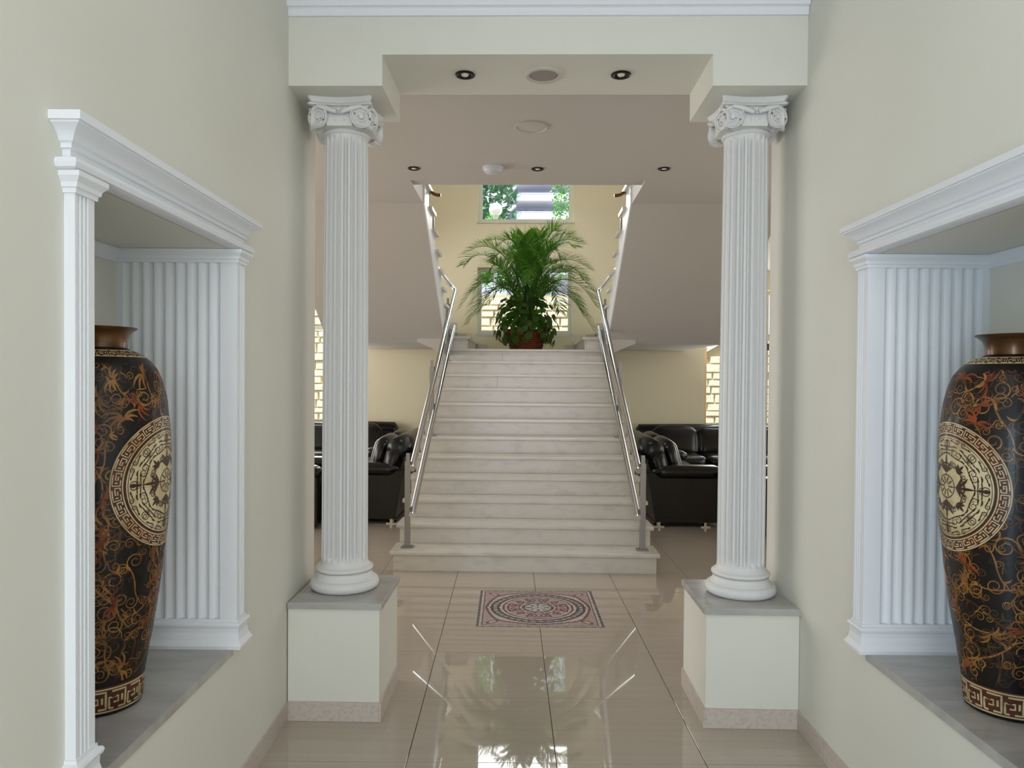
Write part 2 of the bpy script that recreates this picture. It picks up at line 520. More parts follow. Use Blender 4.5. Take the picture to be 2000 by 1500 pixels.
# ------------------------------------------------------------------ corridor walls with niches
U0, U1, W0, W1, ND = 1.692, 2.612, 0.568, 1.975, 0.405
def corridor_wall(side):
    sgn = 1 if side == 'left' else -1
    X = XL if side == 'left' else XR
    end = WALL_END if side == 'left' else WALL_END - 0.07
    def P(u, v, w): return (X + sgn * v, u, w)
    def pbox(m, u0, u1, v0, v1, w0, w1):
        xa, xb = sorted((X + sgn * v0, X + sgn * v1))
        m.box(xa, xb, u0, u1, w0, w1)
    m = MB()
    TH = 0.55
    pbox(m, -4.0, U0, -TH, 0, 0, 3.6)
    pbox(m, U1, end, -TH, 0, 0, 3.6)
    pbox(m, U0, U1, -TH, 0, 0, W0 - 0.03)
    pbox(m, U0, U1, -TH, 0, W1, 3.6)
    pbox(m, U0, U1, -TH, -ND, W0 - 0.03, W1)
    wall = m.build('wall_' + side, M['paint'], weld=False)
    tag(wall, 'pale greenish cream corridor wall with a vase niche, on the %s' % side, kind='structure')
    # sill
    m = MB(); pbox(m, U0, U1, -ND, 0.006, W0 - 0.03, W0)
    tag(m.build('sill', M['slabm'], wall), 'grey veined marble niche sill')
    # surround
    trim = thing('trim_%d' % (1 if side == 'left' else 2), 'white fluted classical surround of the niche on the %s wall' % side, None, kind='structure')
    PW, PV = 0.062, 0.024          # pilaster width and projection
    JT = 0.014
    def flutes(n, a, b, depth, gap):
        """profile points from a to b with n concave flutes of given depth (second coordinate negative = cut in)"""
        pts = [(a, 0)]
        w = (b - a - gap) / n
        for k in range(n):
            s = a + gap + k * w
            e = s + w - gap
            for q in range(7):
                t = q / 6
                pts.append((s + (e - s) * t, -depth * sin(pi * t) ** 0.7 if 0 < t < 1 else 0))
        pts.append((b, 0))
        return pts
    for far in (False, True):
        uj = U1 if far else U0
        d = -1 if far else 1           # direction out of the jamb into the opening
        # fluted jamb panel
        fl = flutes(9, -ND + 0.02, -0.03, 0.013, 0.006)
        top, bot = W1 - 0.03, W0 + 0.08
        m = MB()
        poly = [(v, JT + o) for (v, o) in [(-ND, 0)] + fl + [(0.0, 0)]]
        n = len(poly)
        vs_ = [P(uj + d * o, v, w) for w in (bot, top) for (v, o) in poly] + [P(uj - d * 0.0005, v, w) for w in (bot, top) for v in (-ND, 0)]
        fs = [(i, i + 1, n + i + 1, n + i) for i in range(n - 1)]
        m.add(vs_, fs)
        m.build('jamb_panel', M['white'], trim)
        # pilaster front: fluted
        u_in, u_out = (uj, uj + PW) if far else (uj, uj - PW)
        fl = flutes(3, 0.006, PW - 0.006, 0.008, 0.005)
        dd = 1 if far else -1
        poly = [(-JT * 1.0, 0.0)] + [(-JT, PV)] + [(t, PV + o) for (t, o) in fl] + [(PW, PV), (PW, 0.0)]
        n = len(poly)
        m = MB()
        m.add([P(uj + dd * t, v, w) for w in (bot, top) for (t, v) in poly], [(i, (i + 1) % n, n + (i + 1) % n, n + i) for i in range(n)])
        m.build('pilaster', M['white'], trim)
        # base and cap sweep round jamb and pilaster
        ue = uj + dd * PW
        path = [(uj + d * JT, -ND), (uj + d * JT, PV), (ue, PV), (ue, -0.002)]
        base_prof = [(-0.008, W0), (0.020, W0), (0.022, W0 + 0.012), (0.012, W0 + 0.03), (0.007, W0 + 0.055), (0.008, W0 + 0.072), (0.013, W0 + 0.076),
                     (0.015, W0 + 0.084), (0.012, W0 + 0.091), (0.004, W0 + 0.094), (0.004, W0 + 0.102), (-0.008, W0 + 0.102)]
        cap_prof = [(-0.008, W1 - 0.046), (0.005, W1 - 0.046), (0.006, W1 - 0.036), (0.010, W1 - 0.034), (0.012, W1 - 0.024), (0.017, W1 - 0.018),
                    (0.022, W1 - 0.012), (0.022, W1 - 0.001), (-0.008, W1 - 0.001)]
        pth = path if far else path
        for nm, pf in (('pilaster_base', base_prof), ('pilaster_cap', cap_prof)):
            m = MB()
            s_ = 1 if (far) else -1
            m.sweep(pth, [(s_ * -o, h) for (o, h) in pf], lambda u, v, w: P(u, v, w))
            m.build(nm, M['white'], trim)
    # small crown along the back of the niche
    m = MB()
    m.sweep([(U0 + JT, -ND), (U1 - JT, -ND)], [(o * -1, h) for (o, h) in [(-0.002, W1 - 0.046), (0.005, W1 - 0.046), (0.006, W1 - 0.036), (0.012, W1 - 0.026), (0.022, W1 - 0.012), (0.022, W1 - 0.001), (-0.002, W1 - 0.001)]], lambda u, v, w: P(u, v, w))
    m.build('niche_crown', M['white'], trim)
    # architrave roll + cornice, returned at both ends
    ua, ub = U0 - PW - 0.006, U1 + PW + 0.006
    prof = [(-0.02, W1), (0.016, W1), (0.026, W1 + 0.004), (0.030, W1 + 0.014), (0.026, W1 + 0.024), (0.014, W1 + 0.028), (0.000, W1 + 0.030),
            (0.000, W1 + 0.048), (0.006, W1 + 0.050), (0.006, W1 + 0.060), (0.013, W1 + 0.064), (0.018, W1 + 0.074), (0.028, W1 + 0.086),
            (0.042, W1 + 0.094), (0.043, W1 + 0.098), (0.050, W1 + 0.098), (0.050, W1 + 0.117), (-0.02, W1 + 0.117)]
    m = MB()
    m.sweep([(ua, -0.005), (ua, 0.018), (ub, 0.018), (ub, -0.005)], [(-o, h) for (o, h) in prof], lambda u, v, w: P(u, v, w))
    m.build('cornice', M['white'], trim, smooth=True, angle=30)
    # skirting of stone pieces
    bb = thing('baseboard_' + side, 'beige stone skirting at the foot of the %s corridor wall' % side, None, kind='structure')
    lim = 3.235 + (0.03 if side == 'left' else -0.015)
    edges = [-4.0, -1.0, 0.5] + [y for y in (1.12 + 0.03, 1.75, 2.345, 2.94)] + [lim]
    for k in range(len(edges) - 1):
        m = MB(); pbox(m, edges[k] + 0.001, edges[k + 1] - 0.001, 0, 0.009, 0.0005, 0.084)
        m.build('skirting_piece', M['skirt'], bb)
    return wall
corridor_wall('left')
corridor_wall('right')

# entrance end behind the camera: wall with a wide glazed opening
m = MB()
m.box(-1.6, -0.9, -4.2, -4.0, 0, 3.6); m.box(1.2, 1.9, -4.2, -4.0, 0, 3.6); m.box(-0.9, 1.2, -4.2, -4.0, 2.85, 3.6)
tag(m.build('wall_entrance', M['paint'], weld=False), 'entrance wall behind the viewer', kind='structure')
o = B(-1.5, 1.8, -4.2, 3.3, 3.55, 3.65).build('ceiling_corridor', M['ceil'])
tag(o, 'corridor ceiling', kind='structure')

# ------------------------------------------------------------------ beam and cornice over the columns
PL, PR = (-1.037, -0.641), (0.803, 1.204)
YB0, YB1, ZB, ZD = 3.245, 3.70, 2.948, 2.812
m = MB()
BL, BR = -1.062, 1.213
pr = [(BL, ZD), (PL[1], ZD), (PL[1], ZB), (PR[0], ZB), (PR[0], ZD), (BR, ZD), (BR, 3.6), (BL, 3.6)]
m.prism(pr, 'y', YB0, YB1)
beam = askew(m.build('wall_beam', M['paint']))
tag(beam, 'cream beam dropping onto the two column capitals', kind='structure')
def steps_profile(z):
    return [(-0.01, z), (0.012, z), (0.014, z + 0.030), (0.020, z + 0.034), (0.030, z + 0.036), (0.032, z + 0.066), (0.040, z + 0.070), (0.052, z + 0.072), (0.056, z + 0.100), (0.07, z + 0.104),
            (0.075, z + 0.15), (0.11, z + 0.20), (0.16, z + 0.25), (0.20, z + 0.28), (0.20, z + 0.43), (-0.01, z + 0.43)]
m = MB()
m.sweep([(BL + 0.008, YB0), (BR - 0.004, YB0)], steps_profile(3.112), lambda a, b, h: (a, b, h))
o = askew(m.build('trim_3', M['white']))
tag(o, 'stepped white cornice above the beam', kind='structure')
for k, X, s in ((4, XL, 1), (5, XR, -1)):
    m = MB()
    m.sweep([(-4.0, 0), (3.22, 0)], [(o_, h + 0.075) for (o_, h) in steps_profile(3.112)], lambda u, off, h, X=X, s=s: (X - s * off, u, min(h, 3.55)))
    tag(m.build('trim_%d' % k, M['white']), 'stepped white cornice high on the %s corridor wall' % ('left' if s > 0 else 'right'), kind='structure')

# ------------------------------------------------------------------ pedestals and columns
def pedestal(x0, x1, label):
    t = thing('column_pedestal', label, 'pedestal', 'column pedestals')
    w = (x1 - x0) / 2
    d0, d1 = -0.2275, 0.2275
    B(-w - (0.013 if x0 < 0 else 0), w + (0.005 if x0 > 0 else 0), d0, d1, 0, 0.502).build('body', M['paint'], t)
    m = MB()
    e = 0.012
    m.add([(-w - e, d0 - e, .502), (w + e, d0 - e, .502), (w + e, d1 + e, .502), (-w - e, d1 + e, .502),
           (-w - e, d0 - e, .526), (w + e, d0 - e, .526), (w + e, d1 + e, .526), (-w - e, d1 + e, .526),
           (-w - e + .004, d0 - e + .004, .530), (w + e - .004, d0 - e + .004, .530), (w + e - .004, d1 + e - .004, .530), (-w - e + .004, d1 + e - .004, .530)],
          [(0, 3, 2, 1), (0, 1, 5, 4), (1, 2, 6, 5), (2, 3, 7, 6), (3, 0, 4, 7), (4, 5, 9, 8), (5, 6, 10, 9), (6, 7, 11, 10), (7, 4, 8, 11), (8, 9, 10, 11)])
    tag(m.build('slab', M['slabm'], t), 'grey marble top slab')
    s = 0.010
    B(-w, w, d0 - s, d0 - .0005, 0.001, 0.086).build('skirting_piece', M['skirt'], t)
    B(-w - s, -w - .0005, d0 - s, d1, 0.001, 0.086).build('skirting_piece', M['skirt'], t)
    B(w + .0005, w + s, d0 - s, d1, 0.001, 0.086).build('skirting_piece', M['skirt'], t)
    askew(t, (x0 + x1) / 2, (YB0 + YB1) / 2, 0)
pedestal(PL[0], PL[1], 'square cream pedestal with marble top under the column by the left niche wall')
pedestal(PR[0], PR[1], 'square cream pedestal with marble top under the column by the right niche wall')

def spiral(cx, cz, r0, r1, turns, hand, n=44):
    return [(cx + hand * (r0 + (r1 - r0) * k / n) * sin(2 * pi * turns * k / n), cz + (r0 + (r1 - r0) * k / n) * cos(2 * pi * turns * k / n)) for k in range(n + 1)]

def column(label):
    t = thing('ionic_column', label, 'column', 'white ionic columns')
    z0, zt = 0.530, 2.812
    # attic base
    prof = [(0.138, 0)]
    for k in range(9):
        a = -pi / 2 + pi * k / 8
        prof.append((0.140 + 0.022 * cos(a), 0.026 + 0.026 * sin(a)))
    prof += [(0.138, 0.056), (0.134, 0.060), (0.128, 0.070), (0.126, 0.080), (0.130, 0.086)]
    for k in range(7):
        a = -pi / 2 + pi * k / 6
        prof.append((0.122 + 0.013 * cos(a), 0.098 + 0.011 * sin(a)))
    prof += [(0.119, 0.112), (0.112, 0.122), (0.109, 0.132)]
    m = MB(); m.lathe(prof, 0, 0, z0, 72)
    m.build('base', M['plaster'], t, smooth=True, angle=40)
    # fluted shaft
    NF = 20
    zs = z0 + 0.128
    ztop = zt - 0.152
    prof = []
    L = ztop - zs
    for k in range(41):
        q = k / 40
        prof.append((0.1085 - 0.0085 * q ** 1.6, q * L))
    def rad(th, z):
        x = (th * NF / (2 * pi)) % 1.0
        if x < 0.30: c = 0
        else: c = sin(pi * (x - 0.30) / 0.70)
        e = min(1, max(0, (z - 0.015) / 0.035)) * min(1, max(0, (L - 0.02 - z) / 0.04))
        e = sqrt(max(0, 1 - (1 - e) ** 2))
        return 1 - 0.205 * c * e
    extra = [(0.1085, 0.012), (0.1085, 0.02), (0.1085, 0.03), (0.1085, 0.042), (0.1, L - 0.01), (0.1, L - 0.025), (0.1, L - 0.035), (0.1, L - 0.05)]
    prof = sorted(prof + extra, key=lambda p: p[1])
    m = MB(); m.lathe(prof, 0, 0, zs, NF * 20, rad)
    m.build('shaft', M['plaster'], t, smooth=True, angle=50)
    # capital: necking and echinus
    prof = [(0.100, ztop - 0.004), (0.108, ztop), (0.112, ztop + 0.008), (0.108, ztop + 0.016), (0.104, ztop + 0.020), (0.108, ztop + 0.024), (0.118, ztop + 0.034), (0.126, ztop + 0.050), (0.125, ztop + 0.08), (0.12, ztop + 0.11)]
    m = MB(); m.lathe(prof, 0, 0, 0, 64)
    m.build('echinus', M['plaster'], t, smooth=True, angle=40)
    # eggs round the echinus
    m = MB()
    for k in range(20):
        a = 2 * pi * (k + 0.5) / 20
        pts = []
        for j in range(5):
            q = j / 4
            pts.append(((0.121 + 0.012 * q) * cos(a), (0.121 + 0.012 * q) * sin(a), ztop + 0.026 + 0.03 * q))
        m.tube(pts, 0.01, 7, [0.003, 0.009, 0.012, 0.010, 0.004])
    m.build('egg_moulding', M['plaster'], t, smooth=True)
    # abacus with hollow sides and clipped corners
    def loop(a, mid, z):
        pts = []
        for f in range(4):
            ang = f * pi / 2
            for k in range(13):
                s = -1 + 2 * k / 12
                x = s * a * 0.93
                y = -(mid + (a - mid) * s * s)
                pts.append((x * cos(ang) - y * sin(ang), x * sin(ang) + y * cos(ang), z))
        return pts
    m = MB()
    lv = [(0.128, 0.110, zt - 0.048), (0.130, 0.112, zt - 0.042), (0.146, 0.124, zt - 0.039), (0.149, 0.127, zt - 0.033), (0.144, 0.122, zt - 0.027),
          (0.138, 0.117, zt - 0.025), (0.141, 0.119, zt - 0.018), (0.147, 0.125, zt - 0.009), (0.148, 0.126, zt - 0.001)]
    n = 52
    base = 0
    for (a, mid, z) in lv: m.v += loop(a, mid, z)
    for j in range(len(lv) - 1):
        for i in range(n):
            m.f.append((j * n + i, j * n + (i + 1) % n, (j + 1) * n + (i + 1) % n, (j + 1) * n + i))
    m.f.append(tuple(range(n))); m.f.append(tuple(range((len(lv) - 1) * n, len(lv) * n)))
    m.build('abacus', M['plaster'], t, smooth=True, angle=40)
    # volutes: two on each face, turned towards the corners
    vz = ztop + 0.056
    RV = 0.051
    vm, first = None, None
    for f in range(4):
        for h in (-1, 1):
            if vm is None or True:
                m = MB()
                prof = [(0.0, -0.030), (RV * 0.8, -0.030), (RV * 0.94, -0.012), (RV, -0.004), (RV * 0.98, 0.003), (RV * 0.90, 0.004), (RV * 0.84, -0.006), (0.013, -0.006), (0.010, 0.006), (0.0, 0.008)]
                mm = MB(); mm.lathe(prof, 0, 0, 0, 32, cap=False)
                # lathe axis z -> face normal (-y)
                m.add([(x, -z, y) for (x, y, z) in mm.v], mm.f)
                sp = spiral(0, 0, RV - 0.005, 0.012, 1.9, h)
                m.tube([(x, 0.003, z) for (x, z) in sp], 0.0045, 6, [0.0072 - 0.0035 * k / 44 for k in range(45)])
                # neck of the volute running in under the abacus
                m.tube([(-h * 0.085, 0.024, 0.020), (-h * 0.04, 0.006, 0.036), (-0.0, -0.004, RV - 0.004)], 0.012, 8, [0.010, 0.013, 0.007])
            o = m.build('volute', M['plaster'], t, smooth=True, angle=45)
            R = Matrix.Rotation(f * pi / 2, 4, 'Z') @ Matrix.Translation((h * 0.100, -0.141, vz)) @ Matrix.Rotation(h * radians(20), 4, 'Z')
            o.matrix_local = R
        # canalis band and flower between the volutes
        m = MB()
        m.box(-0.058, 0.058, -0.134, -0.09, vz - 0.038, vz + 0.001)
        m.box(-0.066, 0.066, -0.137, -0.09, vz + 0.0012, vz + 0.006)
        m.box(-0.085, 0.085, -0.128, -0.09, vz + 0.0062, zt - 0.05)
        o = m.build('canalis', M['plaster'], t)
        o.matrix_local = Matrix.Rotation(f * pi / 2, 4, 'Z')
        m = MB()
        for k in range(6):
            a = 2 * pi * k / 6
            m.tube([(0, -0.143, 0), (0.012 * cos(a), -0.148, 0.012 * sin(a)), (0.022 * cos(a), -0.144, 0.020 * sin(a))], 0.006, 6, [0.003, 0.0065, 0.002])
        for h in (-1, 1):
            m.tube([(h * 0.018, -0.138, -0.006), (h * 0.04, -0.142, 0.008), (h * 0.062, -0.140, 0.004), (h * 0.07, -0.136, -0.012)], 0.005, 6, [0.006, 0.007, 0.005, 0.002])
        m.tube([(0, -0.15, 0), (0, -0.155, 0)], 0.006, 8)
        o = m.build('flower', M['plaster'], t, smooth=True)
        o.matrix_local = Matrix.Rotation(f * pi / 2, 4, 'Z') @ Matrix.Translation((0, 0.004, vz + 0.030))
    return t
c1 = column('fluted white ionic column standing before the left end of the stairs')
askew(c1, -0.858, 3.495, 0)
c2 = copy_tree(c1)
tag(c2, 'fluted white ionic column standing before the right end of the stairs')
askew(c2, 1.022, 3.495, 0)

# ------------------------------------------------------------------ ceiling of the stair hall and the flights
ZC, ZF = 3.125, 3.484
LX0, LX1, LY1 = -6.6, 6.6, 10.75
OX, OUT = 0.945, 2.32
def hall(name, boxes, material, label):
    m = MB()
    for b in boxes: m.box(*b)
    o = askew(m.build(name, material, weld=False))
    return tag(o, label, kind='structure')
hall('ceiling_lounge', [(LX0, LX1, 3.70, 5.95, ZC, ZF), (-OX, OX, 5.95, 6.14, ZC + 0.018, ZF),
      (LX0, -OX, 5.95, 6.72, ZC, ZF), (OX, LX1, 5.95, 6.72, ZC, ZF), (LX0, -OUT, 6.72, LY1, ZC, ZF), (OUT, LX1, 6.72, LY1, ZC, ZF)], M['ceil'], 'flat grey-white ceiling of the lounge, cut open over the stairs')
hall('ceiling_stairwell', [(-4.5, 4.5, 4.5, LY1 + .2, 6.1, 6.25)], M['ceil'], 'ceiling high over the stairwell')
hall('wall_gallery', [(-4.5, 4.5, 4.4, 4.5, ZF, 6.25), (-4.6, -4.5, 4.4, LY1, ZF, 6.25), (4.5, 4.6, 4.4, LY1, ZF, 6.25)], M['hall'], 'upper walls round the stairwell')
# back wall with windows: (x0, x1, z0, z1)
WIN = {1: (-0.716, 0.668, 2.195, 3.163), 2: (-0.712, 0.672, 3.825, 5.25), 3: (-4.3, -2.60, 0.35, 2.85), 4: (2.588, 4.3, 0.35, 2.85)}
def wall_with_holes(name, x0, x1, z0, z1, y0, y1, holes, material, label):
    xs = sorted({x0, x1} | {h[0] for h in holes} | {h[1] for h in holes})
    zs = sorted({z0, z1} | {h[2] for h in holes} | {h[3] for h in holes})
    m = MB()
    for a, b in zip(xs, xs[1:]):
        run = None
        for c, d in zip(zs, zs[1:]):
            mx, mz = (a + b) / 2, (c + d) / 2
            solid = not any(h[0] < mx < h[1] and h[2] < mz < h[3] for h in holes)
            if solid: m.box(a, b, y0, y1, c, d)
    o = askew(m.build(name, material, weld=True, fix=False))
    return tag(o, label, kind='structure')
wall_with_holes('wall_back', LX0, LX1, 0, 6.25, LY1, LY1 + 0.22, list(WIN.values()), M['hall'], 'warm beige back wall of the stair hall with windows')
# near wall of the lounge either side of the corridor
m = MB()
hall('wall_lounge_near', [(LX0, -1.60, 3.62, 3.70, 0, 3.6), (1.78, LX1, 3.62, 3.70, 0, 3.6)], M['hall'], 'lounge wall either side of the corridor mouth')
hall('wall_west', [(LX0 - .1, LX0, 3.6, LY1, 0, 3.6)], M['hall'], 'outer wall of the lounge on the west')
hall('wall_east', [(LX1, LX1 + .1, 3.6, LY1, 0, 3.6)], M['hall'], 'outer wall of the lounge on the east')

def window(n, bars_x=(), bars_z=(), label='', fmat=None, fw=0.055):
    x0, x1, z0, z1 = WIN[n]
    t = thing('window_%d' % n, label, None, kind='structure')
    y = 0.10
    fm = fmat or M['frame']
    B(x0, x0 + fw, y, y + .06, z0, z1).build('frame_stile', fm, t)
    B(x1 - fw, x1, y, y + .06, z0, z1).build('frame_stile', fm, t)
    B(x0 + fw, x1 - fw, y, y + .06, z0, z0 + fw).build('frame_rail', fm, t)
    B(x0 + fw, x1 - fw, y, y + .06, z1 - fw, z1).build('frame_rail', fm, t)
    for b in bars_x: B(b - 0.035, b + 0.035, y, y + .055, z0 + fw, z1 - fw).build('mullion', fm, t)
    for b in bars_z: B(x0 + fw, x1 - fw, y + .003, y + .057, b - 0.03, b + 0.03).build('transom', fm, t)
    B(x0 + fw * .6, x1 - fw * .6, y + .026, y + .032, z0 + fw * .6, z1 - fw * .6).build('pane', M['glass'], t)
    B(x0 - .02, x1 + .02, -0.022, 0.10, z0 - 0.022, z0 - 0.001).build('window_sill', M['slabm'] if n > 2 else M['marble'], t)
    askew(t, 0, LY1, 0)
    return t
window(1, label='square landing window behind the palm, looking onto a stone wall')
window(2, label='upper stairwell window looking onto an apartment block and trees')
window(3, (-3.45,), (2.27,), 'tall lounge window past the left column, looking onto pale stonework')
w4 = window(4, (3.50,), (), 'tall lounge window past the right column, looking onto pale stonework', M['tan'])
m = MB(); m.box(3.475, 3.525, 0.04, 0.10, 1.98, 2.08); m.build('latch', M['dark'], w4)
m = MB(); m.tube([(3.49, 0.09, 1.2), (3.49, 0.05, 1.2), (3.49, 0.05, 0.7), (3.49, 0.09, 0.7)], 0.012, 8); m.build('handle', M['dark'], w4)

# ------------------------------------------------------------------ staircase
stairs = thing('staircase', 'white marble staircase rising to a landing and dividing into two returning flights', 'staircase')
RISE, RUN, Y0, HW = 0.1588, 0.300, 5.825, 1.055
NOSE, TT = 0.028, 0.03
def slab(m, x0, x1, y0, y1, z0, z1, e=0.006):
    """slab with a rounded front (y0) nosing"""
    pts = [(y0 + e, z0), (y0, z0 + e), (y0, z1 - e), (y0 + e, z1), (y1, z1), (y1, z0)]
    m.prism(pts, 'x', x0, x1)
LZ = 12 * RISE
body = [(Y0 + 0.02, 0.0)]
for n in range(1, 12):
    zt = n * RISE - TT
    body += [(Y0 + RUN * (n - 1) + 0.02, zt), (Y0 + RUN * n + 0.02, zt)]
body += [(Y0 + RUN * 11 + 0.02, LZ - TT), (Y0 + RUN * 11 + 0.5, LZ - TT), (Y0 + RUN * 11 + 0.5, LZ - 0.30), (Y0 + RUN * 11 + 0.1, LZ - 0.30), (Y0 + 0.75, 0.0)]
m = MB(); m.prism(body, 'x', -HW + 0.02, HW - 0.02)
m.build('flight_body', M['white'], stairs)
for n in range(1, 13):
    y = Y0 + RUN * (n - 1)
    z1 = n * RISE
    joint = {12: -0.29, 10: -0.33}.get(n)
    spans = [(-HW + 0.012, HW - 0.012)] if joint is None else [(-HW + 0.012, joint - 0.001), (joint + 0.001, HW - 0.012)]
    for (a, b) in spans:
        B(a, b, y, y + 0.019, (n - 1) * RISE + 0.0005, z1 - TT - 0.0005).build('riser', M['marble'], stairs)
    m = MB()
    slab(m, -HW - 0.012, HW + 0.012, y - NOSE, y + RUN + 0.0 if n < 12 else y + 0.34, z1 - TT, z1)
    m.build('tread', M['marble'], stairs)
YL = Y0 + RUN * 11          # landing front
m = MB()
m.box(-1.02, 1.02, YL + 0.5, LY1 - 0.001, LZ - 0.22, LZ - TT)
m.build('landing_slab', M['ceil'], stairs)
B(-0.71, 0.71, YL + 0.34, LY1 - 0.001, LZ - TT, LZ).build('landing_paving', M['marble'], stairs)
# side steps up from the landing, the corner platforms, and the returning flights
PZ = LZ + 2 * RISE
for s in (-1, 1):
    def bx(m, a, b, y0, y1, z0, z1):
        x0, x1 = sorted((s * a, s * b)); m.box(x0, x1, y0, y1, z0, z1)
    y0, y1 = YL + 0.06, LY1 - 0.001
    for k in range(2):
        xe = 0.712 + 0.30 * k
        z0 = LZ + RISE * k
        m = MB(); bx(m, xe + 0.015, xe + 0.034, y0, y1, z0 + 0.0005, z0 + RISE - TT - 0.0005); m.build('riser', M['marble'], stairs)
        m = MB(); bx(m, xe - 0.012, (xe + 0.31) if k == 0 else OUT - 0.03, y0 - 0.015, y1, z0 + RISE - TT, z0 + RISE); m.build('tread', M['marble'], stairs)
        m = MB(); bx(m, xe + 0.036, (xe + 0.31) if k == 0 else 1.3, y0, y0 + 0.02, z0 + 0.0005, z0 + RISE - TT - 0.0005); m.build('step_cheek', M['marble'], stairs)
    # stepped skirting tiles on the back wall
    for k, (xa, xb, z) in enumerate(((0.56, 0.70, LZ), (0.87, 1.0, LZ + RISE), (1.02, 1.20, PZ))):
        m = MB(); bx(m, xa, xb, LY1 - 0.014, LY1 - 0.001, z + 0.001, z + 0.13); m.build('skirting_piece', M['skirt'], stairs)
    m = MB(); bx(m, 1.02, OUT - 0.03, 8.62, LY1 - 0.001, PZ - 0.26, PZ - TT); m.build('platform_slab', M['ceil'], stairs)
    m = MB(); bx(m, 1.02, 2.0, 8.62, 9.10, PZ - TT, PZ); m.build('platform_paving', M['marble'], stairs)
    # soffit falling from the platform to the landing
    m = MB()
    pts = [(s * 1.25, PZ - 0.27), (s * OX, PZ - 0.40), (s * OX, PZ - TT - 0.001), (s * 1.25, PZ - TT - 0.001)]
    m.prism(pts, 'y', 8.45, YL + 0.05)
    m.build('soffit', M['ceil'], stairs)
    # returning flight
    FR, FRUN, YS, NK = (ZF - PZ) / 8, 0.262, 8.60, 8
    side = []
    side.append((8.62, PZ - 0.277))
    side.append((8.62, PZ - TT))
    for k in range(1, NK + 1):
        yy = YS - FRUN * (k - 1)
        side += [(yy - 0.018, PZ + FR * (k - 1) - TT + 0.0), (yy - 0.018, PZ + FR * k - TT)]
    side += [(6.715, ZF - TT), (6.715, ZC)]
    # keep the outline clean
    m = MB()
    x0, x1 = sorted((s * OX, s * (OUT - 0.02)))
    pts = [(8.52, PZ - 0.277), (8.62, PZ - 0.277), (8.62, PZ - TT)]
    for k in range(1, NK + 1):
        yy = YS - FRUN * (k - 1) - 0.02
        pts += [(yy, PZ + FR * (k - 1) - TT), (yy, PZ + FR * k - TT)]
    pts += [(6.715, ZF - TT), (6.715, ZC)]
    m.prism(pts, 'x', x0, x1)
    m.build('returning_flight', M['ceil'], stairs)
    m = MB()   # white stringer board on the inner side
    xa, xb = sorted((s * OX, s * (OX - 0.012)))
    m.prism(pts, 'x', xa, xb)
    m.build('stringer', M['white'], stairs)
    for k in range(1, NK + 1):
        yy = YS - FRUN * (k - 1)
        xa, xb = sorted((s * (OX - 0.045), s * (OUT - 0.03)))
        m = MB(); m.box(xa, xb, yy - FRUN - 0.018, yy + 0.03, PZ + FR * k - TT, PZ + FR * k); m.build('tread', M['marble'], stairs)
askew(stairs)

# ------------------------------------------------------------------ handrails
SL = RISE / RUN
def handrail(s, label):
    t = thing('handrail', label, 'handrail', 'steel handrails of the stairs')
    xr, xp = s * 0.905, s * 0.952
    steps = (1, 6, 11)
    for n in steps:
        y = Y0 + RUN * (n - 1) + 0.13
        z = n * RISE
        p = thing('post', None, None)
        p.parent = t
        B(xp - .048, xp + .048, y - .045, y + .045, z + .0005, z + 0.010).build('base_plate', M['steel2'], p)
        B(xp - .021, xp + .021, y - .02, y + .02, z + 0.010, z + 0.70).build('upright', M['steel2'], p)
        B(xp - .013, xp + .013, y - .013, y + .013, z + 0.70, z + 0.765).build('post_head', M['steel2'], p)
        for zz in (0.655, 0.29):
            m = MB(); m.tube([(xp - s * 0.02, y, z + zz - 0.03), (xr, y, z + zz - 0.03), (xr, y, z + zz)], 0.009, 8)
            m.build('bracket', M['steel'], p, smooth=True)
    ya = Y0 + 0.075
    z0 = 0.815
    zl = lambda y: z0 + (y - ya) * SL
    yb = YL + 0.27
    m = MB()
    pts = [(xr, ya, zl(ya)), (xr, ya + 0.05, zl(ya + .05)), (xr, yb - 0.05, zl(yb - .05)), (xr - s * 0.0, yb - 0.02, zl(yb - .02)), (xr + s * 0.02, yb, zl(yb) + 0.012), (xr + s * 0.05, yb + 0.004, zl(yb) + 0.045), (xr + s * 0.28, yb + 0.004, zl(yb) + 0.33)]
    m.tube(pts, 0.0255, 14)
    m.build('upper_rail', M['steel'], t, smooth=True)
    z1 = 0.437
    yc = YL + 0.09
    m = MB()
    m.tube([(xr, ya, z1), (xr, yc, z1 + (yc - ya) * SL)], 0.0245, 14)
    m.build('lower_rail', M['steel'], t, smooth=True)
    for (y, z, r) in ((ya, zl(ya), 0.0255), (ya, z1, 0.0245)):
        m = MB(); m.tube([(xr, y - 0.010, z - 0.006), (xr, y - 0.0005, z)], r + 0.0015, 14); m.build('end_cap', M['chrome'], t, smooth=True)
    askew(t)
handrail(-1, 'steel double handrail up the left side of the stairs')
handrail(1, 'steel double handrail up the right side of the stairs')
